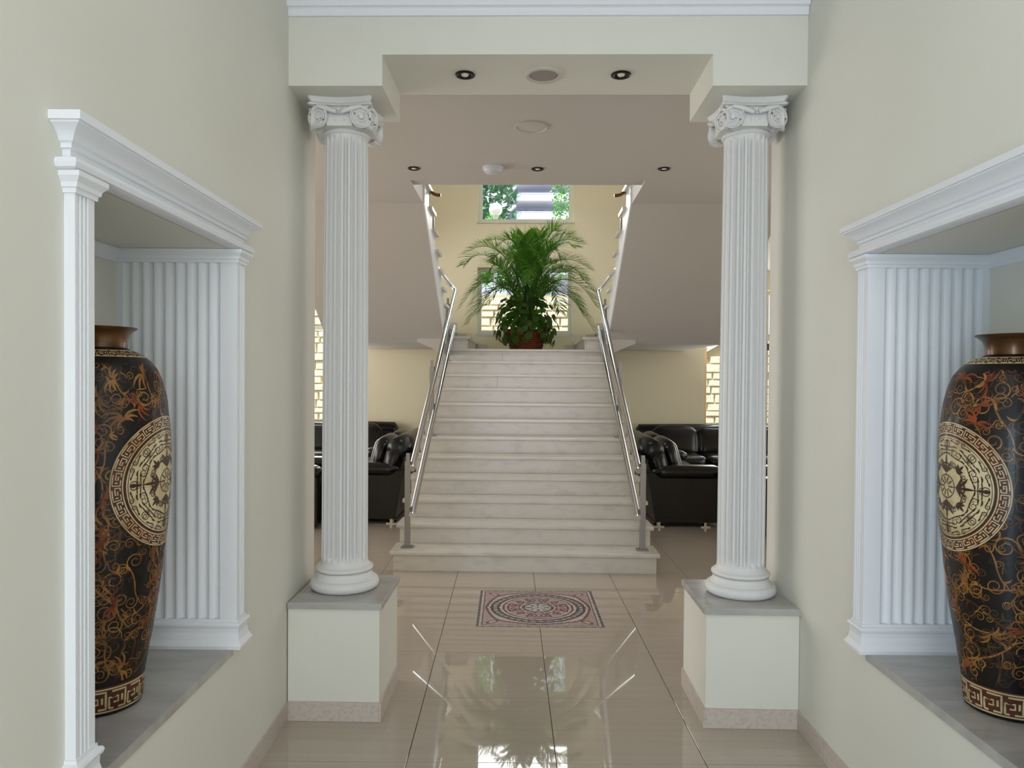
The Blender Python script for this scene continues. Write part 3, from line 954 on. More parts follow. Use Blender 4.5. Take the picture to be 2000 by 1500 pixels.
def upper_rail(s, label):
    t = thing('gallery_handrail', label, 'handrail', 'steel rails of the returning flights')
    x = s * (OX - 0.01)
    FS = ((ZF - PZ) / 8) / 0.262
    m = MB(); m.tube([(x, 7.02, 3.29), (x, 6.3, 3.29 + 0.72 * FS)], 0.02, 10); m.build('lower_rail', M['steel'], t, smooth=True)
    m = MB()
    m.tube([(x - s * 0.10 + s * 0.10 * cos(a), 6.98, 3.365 + 0.10 * sin(a)) for a in [radians(-100 + 18 * k) for k in range(11)]] if s > 0 else
           [(x + 0.10 - 0.10 * cos(a), 6.98, 3.365 + 0.10 * sin(a)) for a in [radians(-100 + 18 * k) for k in range(11)]], 0.016, 10)
    m.build('curved_end', M['ring'], t, smooth=True)
    for yy in (7.85, 7.02):
        k = (8.60 - yy) / 0.262
        m = MB(); z = PZ + (int(k) + 1) * (ZF - PZ) / 8
        m.box(s * (OX + 0.06) - .018, s * (OX + 0.06) + .018, yy - .018, yy + .018, z + 0.001, z + 0.55); m.build('post', M['steel2'], t)
    m = MB(); z = PZ + 0.0
    m.box(s * 1.08 - .016, s * 1.08 + .016, 8.95, 8.98, PZ + 0.001, PZ + 0.6); m.build('post', M['steel2'], t)
    askew(t)
upper_rail(-1, 'steel rail with curved end on the upper left returning flight')
upper_rail(1, 'steel rail with curved end on the upper right returning flight')

# ------------------------------------------------------------------ ceiling fittings
def downlight(x, y, z, label):
    t = thing('downlight', label, 'downlight', 'recessed ceiling downlights')
    m = MB(); m.lathe([(0.034, 0.0), (0.046, -0.001), (0.047, -0.006), (0.040, -0.009), (0.030, -0.006), (0.028, 0.0)], n=28, cap=False); m.build('ring', M['dark'], t, smooth=True)
    m = MB(); m.lathe([(0.030, -0.0004), (0.028, -0.0010), (0.001, -0.0012)], n=24, cap=False); m.build('reflector', M['dark'], t)
    m = MB(); m.lathe([(0.018, -0.0014), (0.016, -0.006), (0.008, -0.009), (0.001, -0.0095)], n=20, cap=False); m.build('bulb', M['bulb'], t, smooth=True)
    askew(t, x, y, z)
downlight(-0.295, 3.455, ZB, 'small dark-ringed downlight left of the round speaker in the beam')
downlight(0.431, 3.457, ZB, 'small dark-ringed downlight right of the round speaker in the beam')
downlight(-0.862, 5.60, ZC, 'small downlight in the lounge ceiling beside the left column')
downlight(0.076, 5.61, ZC, 'small downlight at the middle of the stair opening edge')
downlight(1.028, 5.60, ZC, 'small downlight in the lounge ceiling beside the right column')
t = thing('ceiling_speaker', 'round ceiling speaker with grey grille between two downlights', 'speaker')
m = MB(); m.lathe([(0.066, -0.001), (0.068, -0.008), (0.080, -0.010), (0.087, -0.006), (0.089, 0.0)], n=40, cap=False); m.build('rim', M['rim'], t, smooth=True)
m = MB(); m.lathe([(0.067, -0.003), (0.05, -0.007), (0.02, -0.009), (0.001, -0.0095)], n=40, cap=False); m.build('grille', M['grille'], t, smooth=True)
askew(t, 0.072, 3.461, ZB)
t = thing('ceiling_vent', 'flat round pale vent cover in the lounge ceiling', 'vent')
m = MB(); m.lathe([(0.105, 0.0), (0.107, -0.008), (0.098, -0.011), (0.094, -0.006)], n=40, cap=False); m.build('rim', M['rim'], t, smooth=True)
m = MB(); m.lathe([(0.094, -0.0055), (0.05, -0.0075), (0.001, -0.008)], n=40, cap=False); m.build('cover', M['ceil'], t, smooth=True)
askew(t, 0.02, 4.68, ZC)
t = thing('smoke_detector', 'domed pale lilac smoke detector on the lounge ceiling', 'smoke detector')
m = MB(); m.lathe([(0.078, 0), (0.080, -0.010), (0.078, -0.020), (0.070, -0.024)], n=36, cap=False); m.build('base', M['plastic'], t, smooth=True)
m = MB(); m.lathe([(0.070, -0.022), (0.066, -0.036), (0.050, -0.048), (0.025, -0.054), (0.001, -0.055)], n=36, cap=False); m.build('dome', M['plastic'], t, smooth=True)
askew(t, -0.259, 5.57, ZC)

# ------------------------------------------------------------------ vases
VPROF = [(0.100, 0.0), (0.110, 0.004), (0.113, 0.015), (0.116, 0.05), (0.119, 0.085), (0.128, 0.14), (0.138, 0.20), (0.148, 0.26), (0.157, 0.32), (0.165, 0.38), (0.172, 0.44), (0.178, 0.50),
         (0.183, 0.56), (0.186, 0.62), (0.188, 0.68), (0.1885, 0.74), (0.187, 0.80), (0.183, 0.85), (0.176, 0.90), (0.166, 0.945), (0.152, 0.98), (0.135, 1.004), (0.118, 1.018), (0.098, 1.029), (0.080, 1.036), (0.072, 1.042)]
VNECK = [(0.072, 1.041), (0.0725, 1.052), (0.074, 1.066), (0.079, 1.080), (0.088, 1.090), (0.098, 1.096), (0.100, 1.099), (0.098, 1.101), (0.090, 1.098), (0.080, 1.088), (0.070, 1.07), (0.066, 1.04)]
def vr(z):
    for (r0, z0), (r1, z1) in zip(VPROF, VPROF[1:]):
        if z0 <= z <= z1: return r0 + (r1 - r0) * (z - z0) / max(1e-9, z1 - z0)
    return VPROF[-1][0]
def vnorm(z):
    e = 0.012
    a, b = max(0.0, z - e), min(1.04, z + e)
    dr = (vr(b) - vr(a)) / (b - a)
    l = sqrt(1 + dr * dr)
    return 1 / l, -dr / l
def vp(th, z, off):
    nr, nz = vnorm(z)
    r = vr(z) + off * nr
    return (r * cos(th), r * sin(th), z + off * nz)
def ribbon(m, pts, width, off, wf=None):
    """painted stroke: pts are (arc metres at local radius as angle, z)"""
    n = len(pts)
    vs_ = []
    for k in range(n):
        a, b = pts[max(0, k - 1)], pts[min(n - 1, k + 1)]
        r = max(0.05, vr(pts[k][1]))
        dx, dz = (b[0] - a[0]) * r, b[1] - a[1]
        l = hypot(dx, dz) or 1
        w = width * (wf(k / (n - 1)) if wf else 1) / 2
        ox, oz = -dz / l * w / r, dx / l * w
        th, z = pts[k]
        vs_ += [vp(th + ox, z + oz, off), vp(th - ox, z - oz, off)]
    m.add(vs_, [(2 * k, 2 * k + 1, 2 * k + 3, 2 * k + 2) for k in range(n - 1)])
def curl(x, z, ang, size, hand, turns=1.5, lead=1.0, n=None):
    """scroll stroke in flat (x,z): a stem bending one way, then winding into a spiral the other way"""
    R_ = size * 0.62
    pts = [(x, z)]
    h = ang
    for k in range(5):
        h -= hand * 0.10
        x += cos(h) * R_ * 0.42 * lead; z += sin(h) * R_ * 0.42 * lead
        pts.append((x, z))
    steps = int(turns * 12)
    for k in range(steps):
        r = R_ * (1 - 0.80 * k / steps)
        h += hand * 2 * pi / 12
        x += cos(h) * r * 2 * pi / 12; z += sin(h) * r * 2 * pi / 12
        pts.append((x, z))
    return pts
def leaf_shape(x, z, ang, ln, wd, n=7, bend=0.5):
    pts = []
    for k in range(n + 1):
        q = k / n
        a = ang + bend * q
        pts.append((x + cos(a) * ln * q, z + sin(a) * ln * q))
    return pts
def leaf_w(q): return max(0.06, sin(pi * min(1, q * 0.92 + 0.04)) ** 0.8)
def taper(q): return 1.0 - 0.65 * q
def key_strip(u0, u1, n, h):
    """meander: list of polylines over length u0..u1 with n units of height h (0..h)"""
    out = []
    w = (u1 - u0) / n
    for k in range(n):
        a = u0 + k * w
        X = lambda t: a + t * w
        out.append([(X(0.06), 0.08 * h), (X(0.06), 0.62 * h), (X(0.52), 0.62 * h), (X(0.52), 0.36 * h), (X(0.28), 0.36 * h)])
        out.append([(X(0.06), 0.08 * h), (X(0.28), 0.08 * h)])
        out.append([(X(0.52), 0.08 * h), (X(0.90), 0.08 * h), (X(0.90), 0.92 * h), (X(0.20), 0.92 * h)])
        out.append([(X(0.72), 0.34 * h), (X(0.72), 0.66 * h)])
    return out
def dense(poly, step):
    out = []
    for (a, b) in zip(poly, poly[1:]):
        n = max(1, int(hypot(b[0] - a[0], b[1] - a[1]) / step))
        for k in range(n): out.append((a[0] + (b[0] - a[0]) * k / n, a[1] + (b[1] - a[1]) * k / n))
    out.append(poly[-1])
    return out

def vase(med_angle, label, seed):
    rnd = random.Random(seed)
    t = thing('floor_vase', label, 'vase', 'painted vases in the niches')
    m = MB(); m.lathe(VPROF, n=128); m.build('body', M['lacquer'], t, smooth=True, angle=60)
    m = MB(); m.lathe(VNECK, n=96, cap=False); m.build('neck', M['bronze'], t, smooth=True, angle=60)
    MZ, MR = 0.655, 0.190
    RM = 0.187
    meds = (med_angle, med_angle + pi)
    def clear(th, z, pad):
        for a in meds:
            d = (th - a + pi) % (2 * pi) - pi
            if hypot(d * RM, z - MZ) < MR + pad: return False
        return True
    layers = {'gold': MB(), 'rust': MB(), 'olive': MB()}
    def stroke(lay, pts, w, off, wf):
        run = []
        for p in pts:
            r = vr(p[1])
            if 0.092 < p[1] < 0.995 and clear(p[0], p[1], -0.004): run.append(p)
            else:
                if len(run) > 2: ribbon(layers[lay], run, w, off, wf)
                run = []
        if len(run) > 2: ribbon(layers[lay], run, w, off, wf)
    def motif(th, z, scale, ang):
        r = max(0.1, vr(z))
        F = lambda pts: [(th + x / r, z + y) for (x, y) in pts]
        lay = rnd.choice(['gold', 'olive', 'olive'])
        lay2 = rnd.choice(['gold', 'olive', 'gold'])
        hand = rnd.choice((-1, 1))
        w = 0.0046 * scale
        a = curl(0, 0, ang, 0.040 * scale, hand, 1.5, 1.3)
        b = curl(0, 0, ang + pi * 0.95, 0.034 * scale, hand, 1.5, 1.2)
        stroke(lay2, F(a), w, 0.0007, taper)
        stroke(lay2, F(b), w * 0.9, 0.0008, taper)
        for (src, i, hd, sz) in ((a, 3, -hand, 0.024), (a, 9, -hand, 0.016), (b, 4, -hand, 0.021)):
            x0, y0 = src[i]; x1, y1 = src[i + 1]
            an = atan2(y1 - y0, x1 - x0)
            stroke(lay2, F(curl(x0, y0, an + 0.4 * hd, sz * scale, hd, 1.4)), w * 0.75, 0.0009, taper)
            stroke(lay, F(leaf_shape(x0, y0, an + hd * 0.2, 0.022 * scale, 0, 7, 1.1 * hd)), 0.0055 * scale, 0.0010, leaf_w)
        if rnd.random() < 0.62:
            # acanthus tuft: narrow curved lobes
            aa = ang - 1.25 * hand
            lay3 = rnd.choice(['rust', 'gold', 'rust'])
            for j, (da, ln) in enumerate(((0.0, 0.050), (0.36, 0.044), (-0.36, 0.044), (0.72, 0.034), (-0.72, 0.034), (1.1, 0.022), (-1.1, 0.022))):
                stroke(lay3 if j < 5 else lay, F(leaf_shape(0, 0, aa + da, ln * scale, 0, 9, 1.0 * (1 if da >= 0 else -1))), 0.0062 * scale, 0.0011 + 0.0001 * j, leaf_w)
    z = 0.125
    row = 0
    while z < 0.985:
        r = vr(z)
        n = max(6, int(2 * pi * r / 0.088))
        for k in range(n):
            th = 2 * pi * (k + 0.5 * (row % 2)) / n + rnd.uniform(-.08, .08)
            zz = z + rnd.uniform(-0.012, 0.012)
            if clear(th, zz, 0.005):
                motif(th, zz, rnd.uniform(0.85, 1.2), rnd.choice((1.3, 1.6, 1.9, -1.4, 0.6, 2.5)) + rnd.uniform(-.3, .3))
        z += 0.064
        row += 1
    # fine tendrils between
    for k in range(620):
        th, zz = rnd.uniform(0, 2 * pi), rnd.uniform(0.11, 0.98)
        if clear(th, zz, 0.004):
            r = vr(zz)
            stroke(rnd.choice(['olive', 'gold', 'olive']), [(th + x / r, zz + y) for (x, y) in curl(0, 0, rnd.uniform(0, 6.28), rnd.uniform(0.014, 0.024), rnd.choice((-1, 1)), 1.4)], 0.0030, 0.0006, taper)
    for nm, key in (('gold_scrollwork', 'gold'), ('rust_leaves', 'rust'), ('bronze_scrollwork', 'olive')):
        o = layers[key].build(nm, M[key], t, weld=False, fix=False)
        o['kind'] = 'stuff'
    # meander bands at foot and shoulder
    m = MB(); mk = MB()
    NB = 96
    def band(mm, z0, z1, off):
        vs_ = []
        for z_ in (z0, (z0 + z1) / 2, z1):
            vs_ += [vp(2 * pi * k / NB, z_, off) for k in range(NB)]
        mm.add(vs_, [(j * NB + k, j * NB + (k + 1) % NB, (j + 1) * NB + (k + 1) % NB, (j + 1) * NB + k) for j in range(2) for k in range(NB)])
    band(m, 0.012, 0.086, 0.0006)
    m.build('foot_band', M['brown'], t, weld=False, fix=False)
    m = MB(); band(m, 1.013, 1.034, 0.0006)
    m.build('shoulder_band', M['brown'], t, weld=False, fix=False)
    for (zz, hh, n, w) in ((0.018, 0.058, 14, 0.0056), (1.015, 0.016, 22, 0.0026)):
        mk = MB()
        R = vr(zz + hh / 2)
        for poly in key_strip(0, 2 * pi * R, n, hh):
            ribbon(mk, [(u / R, zz + v) for (u, v) in dense(poly, 0.012)], w, 0.0011)
        for v in (-0.06, 1.06):
            ribbon(mk, [(2 * pi * k / 64, zz + hh * v) for k in range(65)], w * 0.8, 0.0011)
        tag(mk.build('foot_meander' if zz < 0.5 else 'shoulder_meander', M['cream'], t, weld=False, fix=False), kind='stuff')
    # medallions
    for a0 in meds:
        P = lambda x, y, off: vp(a0 + x / RM, MZ + y, off)
        def disc(mm, r0, r1, off, nr=8, na=72):
            vs_ = [P((r0 + (r1 - r0) * i / nr) * cos(2 * pi * k / na), (r0 + (r1 - r0) * i / nr) * sin(2 * pi * k / na), off) for i in range(nr + 1) for k in range(na)]
            mm.add(vs_, [(i * na + k, i * na + (k + 1) % na, (i + 1) * na + (k + 1) % na, (i + 1) * na + k) for i in range(nr) for k in range(na)])
        md = thing('medallion', None, None); md.parent = t
        m = MB(); disc(m, 0.148, MR, 0.0013, 4); m.build('ring_ground', M['brown'], md, weld=False, fix=False)
        m = MB(); disc(m, 0.0005, 0.150, 0.0018, 12); m.build('cream_field', M['cream'], md, weld=False, fix=False)
        m = MB()
        S = lambda mm, pts, w, off, wf=None: ribbon(mm, [(a0 + x / RM, MZ + y) for (x, y) in pts], w, off, wf)
        for rr, w in ((0.187, 0.003), (0.156, 0.0032)):
            S(m, [(rr * cos(2 * pi * k / 72), rr * sin(2 * pi * k / 72)) for k in range(73)], w, 0.0022)
        rb, hh, nk = 0.160, 0.024, 26
        for poly in key_strip(0, 2 * pi, nk, hh):
            S(m, [((rb + v) * cos(u), (rb + v) * sin(u)) for (u, v) in dense([(u, v) for (u, v) in poly], 0.05)], 0.0032, 0.0023)
        m.build('meander_ring', M['cream'], md, weld=False, fix=False)
        m = MB()
        for rr, w in ((0.149, 0.0038), (0.142, 0.0018), (0.034, 0.0030), (0.011, 0.002)):
            S(m, [(rr * cos(2 * pi * k / 60), rr * sin(2 * pi * k / 60)) for k in range(61)], w, 0.0024)
        for k in range(10):
            a = 2 * pi * k / 10
            S(m, leaf_shape(0.011 * cos(a), 0.011 * sin(a), a, 0.021, 0.005, 5, 0.0), 0.0048, 0.0025, leaf_w)
        for k in range(8):
            a = 2 * pi * k / 8
            ca, sa = cos(a), sin(a)
            big = k % 2 == 0
            # palmette on the axes
            for j, da in enumerate((0, .32, -.32, .66, -.66)):
                ln = (0.058 if big else 0.030) * (1 - 0.16 * abs(j // 2 + (j > 0)))
                b0 = 0.040 if big else 0.062
                S(m, leaf_shape(b0 * ca, b0 * sa, a + da, ln, 0.01, 7, 0.35 * (1 if da > 0 else -1 if da < 0 else 0)), 0.0085, 0.0025 + 0.0001 * j, leaf_w)
            if big:
                S(m, [(0.03 * ca + 0.1 * q * ca, 0.03 * sa + 0.1 * q * sa) for q in (0, .25, .5, .75, 1)], 0.0026, 0.0026)
                S(m, leaf_shape(0.118 * ca, 0.118 * sa, a, 0.02, 0.012, 5, 0), 0.012, 0.0027, leaf_w)
        for k in range(16):
            a = 2 * pi * (k + 0.5) / 16
            for rr, sz, hd in ((0.094, 0.0150, 1), (0.118, 0.0150, -1), (0.066, 0.0100, 1), (0.134, 0.009, 1), (0.108, 0.010, -1)):
                h = hd if k % 2 else -hd
                S(m, curl(rr * cos(a), rr * sin(a), a - h * 1.5, sz * 1.25, h, 1.4), 0.0034, 0.0025, taper)
                S(m, leaf_shape(rr * cos(a), rr * sin(a), a + h * 0.9, sz * 1.3, 0.006, 5, 0.6 * h), 0.0050, 0.0028, leaf_w)
        m.build('medallion_scrollwork', M['umber'], md, weld=False, fix=False)
    return t
v1 = vase(radians(3.5), 'tall black and gold painted vase standing in the left wall niche', 3)
v1.location = (-1.196, 2.150, W0)
v2 = vase(pi - radians(1), 'tall black and gold painted vase standing in the right wall niche', 11)
v2.location = (1.478, 2.165, W0)

# ------------------------------------------------------------------ sofas and tables
def sofa(length, seats, depth=0.98):
    """faces -y locally, back at +y; length along x, origin at the centre of the footprint"""
    t = thing('leather_sofa', 'x', 'sofa', 'black leather seats in the lounge')
    hl, hd = length / 2, depth / 2
    def rb(name, c, h, r, puff=0.0, rot=None, n=6):
        m = MB(); m.rbox(c, h, r, n, puff, rot); return m.build(name, M['leather'], t, smooth=True, angle=60)
    m = MB()
    m.prism([(-hd + 0.02, 0.05), (hd - 0.12, 0.05), (hd - 0.04, 0.5), (-hd + 0.02, 0.42)], 'x', -hl + 0.02, hl - 0.02)
    m.build('base', M['leather'], t)
    for s in (-1, 1):
        m = MB()
        m.prism([(-hd, 0.05), (hd - 0.13, 0.05), (hd - 0.02, 0.56), (-hd, 0.53)], 'x', s * hl - 0.11 if s > 0 else -hl - 0.0, s * hl + 0.0 if s > 0 else -hl + 0.11)
        a = m.build('arm', M['leather'], t)
        m = MB(); m.rbox((s * (hl - 0.085), -0.06, 0.575), (0.125, hd - 0.06, 0.065), 0.06, 6, 0.10)
        m.build('arm_pad', M['leather'], a, smooth=True, angle=60)
    tilt = Matrix.Rotation(radians(-16), 3, 'X')
    rb('backrest', (0, hd - 0.17, 0.62), (hl - 0.03, 0.10, 0.20), 0.09, 0.05, tilt)
    m = MB()
    pts = [(x, hd - 0.10, 0.79) for x in (-hl + 0.02, -hl + 0.06, -hl * 0.4, hl * 0.4, hl - 0.06, hl - 0.02)]
    m.tube(pts, 0.1, 20, [0.06, 0.115, 0.125, 0.125, 0.115, 0.06])
    m.build('back_roll', M['leather'], t, smooth=True, angle=60)
    w = (length - 0.44) / seats
    for k in range(seats):
        x = -hl + 0.22 + w * (k + 0.5)
        rb('seat_cushion', (x, -0.10, 0.45), (w / 2 - 0.004, hd - 0.13, 0.085), 0.06, 0.10)
        rb('back_cushion', (x, hd - 0.33, 0.67), (w / 2 - 0.006, 0.10, 0.21), 0.085, 0.18, tilt)
    for sx_ in (-1, 1):
        for sy_ in (-1, 1):
            m = MB(); m.box(sx_ * (hl - 0.07) - .06, sx_ * (hl - 0.07) + .06, sy_ * (hd - 0.16) - .05, sy_ * (hd - 0.16) + .05, 0.0, 0.012)
            m.box(sx_ * (hl - 0.07) - .05, sx_ * (hl - 0.07) + .05, sy_ * (hd - 0.16) - .012, sy_ * (hd - 0.16) + .012, 0.012, 0.052)
            m.build('foot', M['chrome'], t)
    return t
two = sofa(1.9, 2, 0.80)
def place(o, x, y, rz, label):
    tag(o, label)
    askew(o, x, y, 0, rz)
# against the stairs, backs to the flight
place(two, 1.65, 8.66, -pi / 2 + pi, 'black leather sofa with its back to the right side of the stairs')
o = copy_tree(two); place(o, -1.65, 8.66, -pi / 2, 'black leather sofa with its back to the left side of the stairs')
three = sofa(2.3, 3)
place(three, 2.72, 10.235, 0, 'black leather sofa against the back wall by the right lounge window')
o = copy_tree(three); place(o, -2.98, 10.235, 0, 'black leather sofa against the back wall by the left lounge window')
one = sofa(1.0, 1)
place(one, 2.78, 7.42, -pi / 2, 'black leather armchair seen in the slit right of the right column')
o = copy_tree(one); place(o, -2.58, 7.85, pi / 2, 'black leather armchair seen in the slit left of the left column')
def coffee_table(label, x, y):
    t = thing('coffee_table', label, 'table', 'low wooden tables in the lounge')
    m = MB(); m.rbox((0, 0, 0.43), (0.45, 0.45, 0.02), 0.01, 2); m.build('tabletop', M['wood'], t)
    B(-.40, .40, -.40, .40, 0.32, 0.41).build('apron', M['wood'], t)
    for a in (-1, 1):
        for b in (-1, 1):
            B(a * .38 - .03, a * .38 + .03, b * .38 - .03, b * .38 + .03, 0, 0.32).build('leg', M['wood'], t)
    askew(t, x, y, 0)
coffee_table('low reddish wooden table glimpsed left of the left column', -2.90, 8.98)
coffee_table('low reddish wooden table glimpsed right of the right column', 3.02, 8.75)

# ------------------------------------------------------------------ palm and climbing plant on the landing
PX, PY = 0.0, 9.62
pot = thing('plant_pot', 'round terracotta basket planter on the stair landing', 'planter')
prof = [(0.20, 0.0)]
for k in range(9):
    z = 0.012 + k * 0.026
    r = 0.205 + 0.055 * k / 9
    prof += [(r + 0.008, z), (r + 0.011, z + 0.010), (r, z + 0.022)]
prof += [(0.275, 0.25), (0.282, 0.262), (0.275, 0.272), (0.25, 0.268), (0.245, 0.23)]
m = MB(); m.lathe(prof, n=56, cap=False); m.build('basket', M['terra'], pot, smooth=True, angle=50)
m = MB(); m.lathe([(0.246, 0.232), (0.12, 0.245), (0.001, 0.25)], n=32, cap=False); m.build('soil', M['soil'], pot)
askew(pot, PX, PY, LZ)

palm = thing('potted_palm', 'large feathery green palm arching out of the landing planter', 'palm')
rp = random.Random(5)
def bez(p0, p1, p2, p3, n):
    out = []
    for k in range(n + 1):
        t_ = k / n; u = 1 - t_
        out.append(p0 * u ** 3 + p1 * 3 * u * u * t_ + p2 * 3 * u * t_ * t_ + p3 * t_ ** 3)
    return out
def frond(tip, lift, spread=0.24, material='frond', fan=1.0):
    """one arching frond; tip in metres relative to the pot centre at soil level"""
    b = Vector((rp.uniform(-.09, .09), rp.uniform(-.09, .09), 0.0))
    tip = Vector(tip)
    out = Vector((tip.x, tip.y, 0))
    p1 = b + Vector((out.x * 0.12, out.y * 0.12, lift * 0.75))
    p2 = b + Vector((out.x * 0.62, out.y * 0.62, lift * 1.12))
    pts = bez(b, p1, p2, tip, 26)
    m = MB()
    m.tube(pts, 0.01, 5, [0.011 - 0.0088 * k / 26 for k in range(27)])
    n = 46
    for k in range(n):
        q = 0.34 + 0.70 * k / (n - 1)
        f = q * 26
        i = min(25, int(f)); p = pts[i].lerp(pts[i + 1], f - i)
        d = (pts[i + 1] - pts[i]).normalized()
        sd = d.cross(Vector((0, 0, 1)))
        sd = sd.normalized() if sd.length > 0.05 else Vector((1, 0, 0))
        up = sd.cross(d).normalized()
        prof_ = sin(pi * min(1, (q - 0.22) / 0.86)) ** 0.6
        for s in (-1, 1):
            ln = spread * (0.35 + 0.75 * prof_) * rp.uniform(0.85, 1.12)
            ang = radians(rp.uniform(48, 62) - 22 * q)
            dr = (d * cos(ang) + sd * s * sin(ang) + up * (0.34 * fan + rp.uniform(-.12, .12))).normalized()
            a0 = p; a1 = p + dr * ln * 0.5; a2 = p + dr * ln + Vector((0, 0, -0.12 * ln))
            wv = dr.cross(up).normalized() * 0.0066
            m.add([a0 - wv * .5, a0 + wv * .5, a1 + wv, a1 - wv, a2], [(0, 1, 2, 3), (3, 2, 4)])
    return m.build('frond', M[material], palm, weld=False, fix=False)
SC = 9.62 / 1440
def tip_px(x, y, dy):
    """a tip seen at photo position x,y, dy metres nearer (-) or farther (+) than the pot"""
    k = (9.62 + dy) / 1440
    return ((x - 1027) * k, dy, 1.525 + (742 - y) * k - (LZ + 0.25))
tips = [(914, 492, -.25, 1.05), (912, 512, .3, 1.0), (906, 590, -.2, .72), (922, 618, -.5, .66), (932, 560, .3, .85), (940, 600, .1, .7), (958, 470, .25, 1.1), (975, 478, -.3, 1.1), (1000, 458, .15, 1.05),
        (1022, 462, -.35, 1.0), (1052, 456, .25, 1.08), (1085, 452, -.1, 1.12), (1104, 458, .2, 1.12), (1128, 474, -.15, 1.1), (1140, 520, .15, .95), (1150, 560, -.25, .85), (1154, 585, .1, .78), (1148, 628, -.3, .66),
        (1120, 590, -.55, .7), (1135, 540, .4, .9), (985, 520, -.7, .95), (1060, 515, -.7, .95), (1030, 545, -.75, .85), (950, 540, -.55, .85), (1105, 535, -.55, .88), (1000, 500, .5, 1.0), (1070, 490, .5, 1.02), (960, 585, -.6, .62), (1090, 600, -.6, .6), (1010, 480, -.2, 1.08), (1040, 480, .1, 1.06), (1115, 480, .3, 1.08), (965, 505, .1, 1.0), (1090, 500, -.4, 1.0), (1050, 470, -.2, 1.1), (930, 580, 0, .8), (1130, 600, .2, .75), (980, 560, .6, .85), (1075, 560, .6, .85)]
for (x, y, dy, lift) in tips:
    frond(tip_px(x, y, dy), lift * 1.08, rp.uniform(0.19, 0.26), 'frond' if rp.random() < 0.9 else 'fronddry')
m = MB(); m.tube([(0, 0, 0.6), (-.01, 0, 1.1), (-.03, .02, 1.44)], 0.004, 5, [0.008, 0.006, 0.001]); m.build('spear_leaf', M['stalk'], palm)
for k in range(9):
    a = 2 * pi * k / 9
    m = MB(); m.tube([(0.06 * cos(a), 0.06 * sin(a), -0.02), (0.075 * cos(a), 0.07 * sin(a), 0.3), (0.10 * cos(a), 0.1 * sin(a), 0.62)], 0.02, 7, [0.022, 0.018, 0.010]); m.build('stem', M['stalk'], palm, smooth=True)
askew(palm, PX, PY, LZ + 0.25)

ivy = thing('trailing_ivy', 'bushy heart-leaved creeper spilling round the foot of the palm', 'creeper')
m = MB()
hv = [(0, 0, 0), (0.30, 0.10, 0.03), (0.46, 0.36, 0.0), (0.36, 0.66, -0.05), (0.0, 1.05, -0.16), (-0.36, 0.66, -0.05), (-0.46, 0.36, 0.0), (-0.30, 0.10, 0.03), (0, 0.4, -0.05)]
m.add(hv, [(0, 1, 8), (1, 2, 8), (2, 3, 8), (3, 4, 8), (4, 5, 8), (5, 6, 8), (6, 7, 8), (7, 0, 8)])
leafm = m.mesh('leaf', smooth=True, angle=0, fix=False)
leafm.materials.append(M['leaf'])
ri = random.Random(21)
for k in range(330):
    a = ri.uniform(0, 2 * pi)
    u = ri.uniform(-0.55, 0.98)
    sh = ri.uniform(0.62, 1.03)
    rr = sqrt(max(0.03, 1 - u * u)) if u > 0 else (1 + 0.02 * u)
    x, y, z = 0.40 * rr * cos(a) * sh, 0.36 * rr * sin(a) * sh, 0.08 + (0.50 if u > 0 else 0.42) * u * sh
    if z < -0.1 and ri.random() < 0.45: continue
    if z < -0.232: z = -0.2
    o = put('leaf', leafm, None, ivy)
    s = ri.uniform(0.07, 0.125)
    nrm = Vector((x / 0.14, y / 0.12, (z - 0.0) / 0.13 + 0.35)).normalized()
    dn = Vector((0, 0, -1)) + Vector((ri.uniform(-.5, .5), ri.uniform(-.5, .5), ri.uniform(-.2, .4)))
    yv = (dn - nrm * dn.dot(nrm))
    yv = yv.normalized() if yv.length > 0.1 else nrm.orthogonal().normalized()
    xv = yv.cross(nrm).normalized()
    Mx = Matrix((xv, yv, nrm)).transposed().to_4x4()
    o.matrix_local = Matrix.Translation((x, y, z)) @ Mx @ Matrix.Rotation(ri.uniform(-.35, .35), 4, 'X') @ Matrix.Scale(s, 4)
for k in range(14):
    a = 2 * pi * k / 14 + ri.uniform(-.2, .2)
    dz = ri.uniform(-0.17, -0.02)
    pts = [(0.05 * cos(a), 0.05 * sin(a), 0.0), (0.2 * cos(a), 0.2 * sin(a), 0.18), (0.33 * cos(a), 0.31 * sin(a), 0.06), (0.36 * cos(a), 0.33 * sin(a), dz)]
    m = MB(); m.tube([tuple(v) for v in bez(*[Vector(p) for p in pts], 10)], 0.004, 5); m.build('vine', M['stalk'], ivy)
askew(ivy, PX, PY, LZ + 0.26)

# ------------------------------------------------------------------ outside: garden wall, lamp, trees, apartment block
o = askew(B(-60, 60, 11.2, 200, -0.15, -0.02).build('ground', M['ground']))
tag(o, 'pale ground outside the windows', kind='structure')
GY = 13.2
gw = thing('wall_garden', 'sunlit garden wall of coursed pale stone blocks outside the windows', None, kind='structure')
B(-6.5, 2.9, GY + 0.03, GY + 0.35, 0, 3.04).build('wall_core', M['mortar'], gw)
m = MB(); m.prism([(2.9, 0), (6.5, 0), (6.5, 2.35), (3.75, 2.35), (2.9, 1.86)], 'y', GY + 0.03, GY + 0.35); m.build('wall_core', M['mortar'], gw)
rs = random.Random(9)
rest = MB()
seen = 0
def block(mm, x0, x1, z0, z1, d):
    e = 0.012
    mm.add([(x0, GY + 0.03, z0), (x1, GY + 0.03, z0), (x1, GY + 0.03, z1), (x0, GY + 0.03, z1), (x0 + e, GY - d, z0 + e), (x1 - e, GY - d, z0 + e), (x1 - e, GY - d, z1 - e), (x0 + e, GY - d, z1 - e)],
           [(4, 5, 6, 7), (0, 1, 5, 4), (1, 2, 6, 5), (2, 3, 7, 6), (3, 0, 4, 7)])
z = 0.02
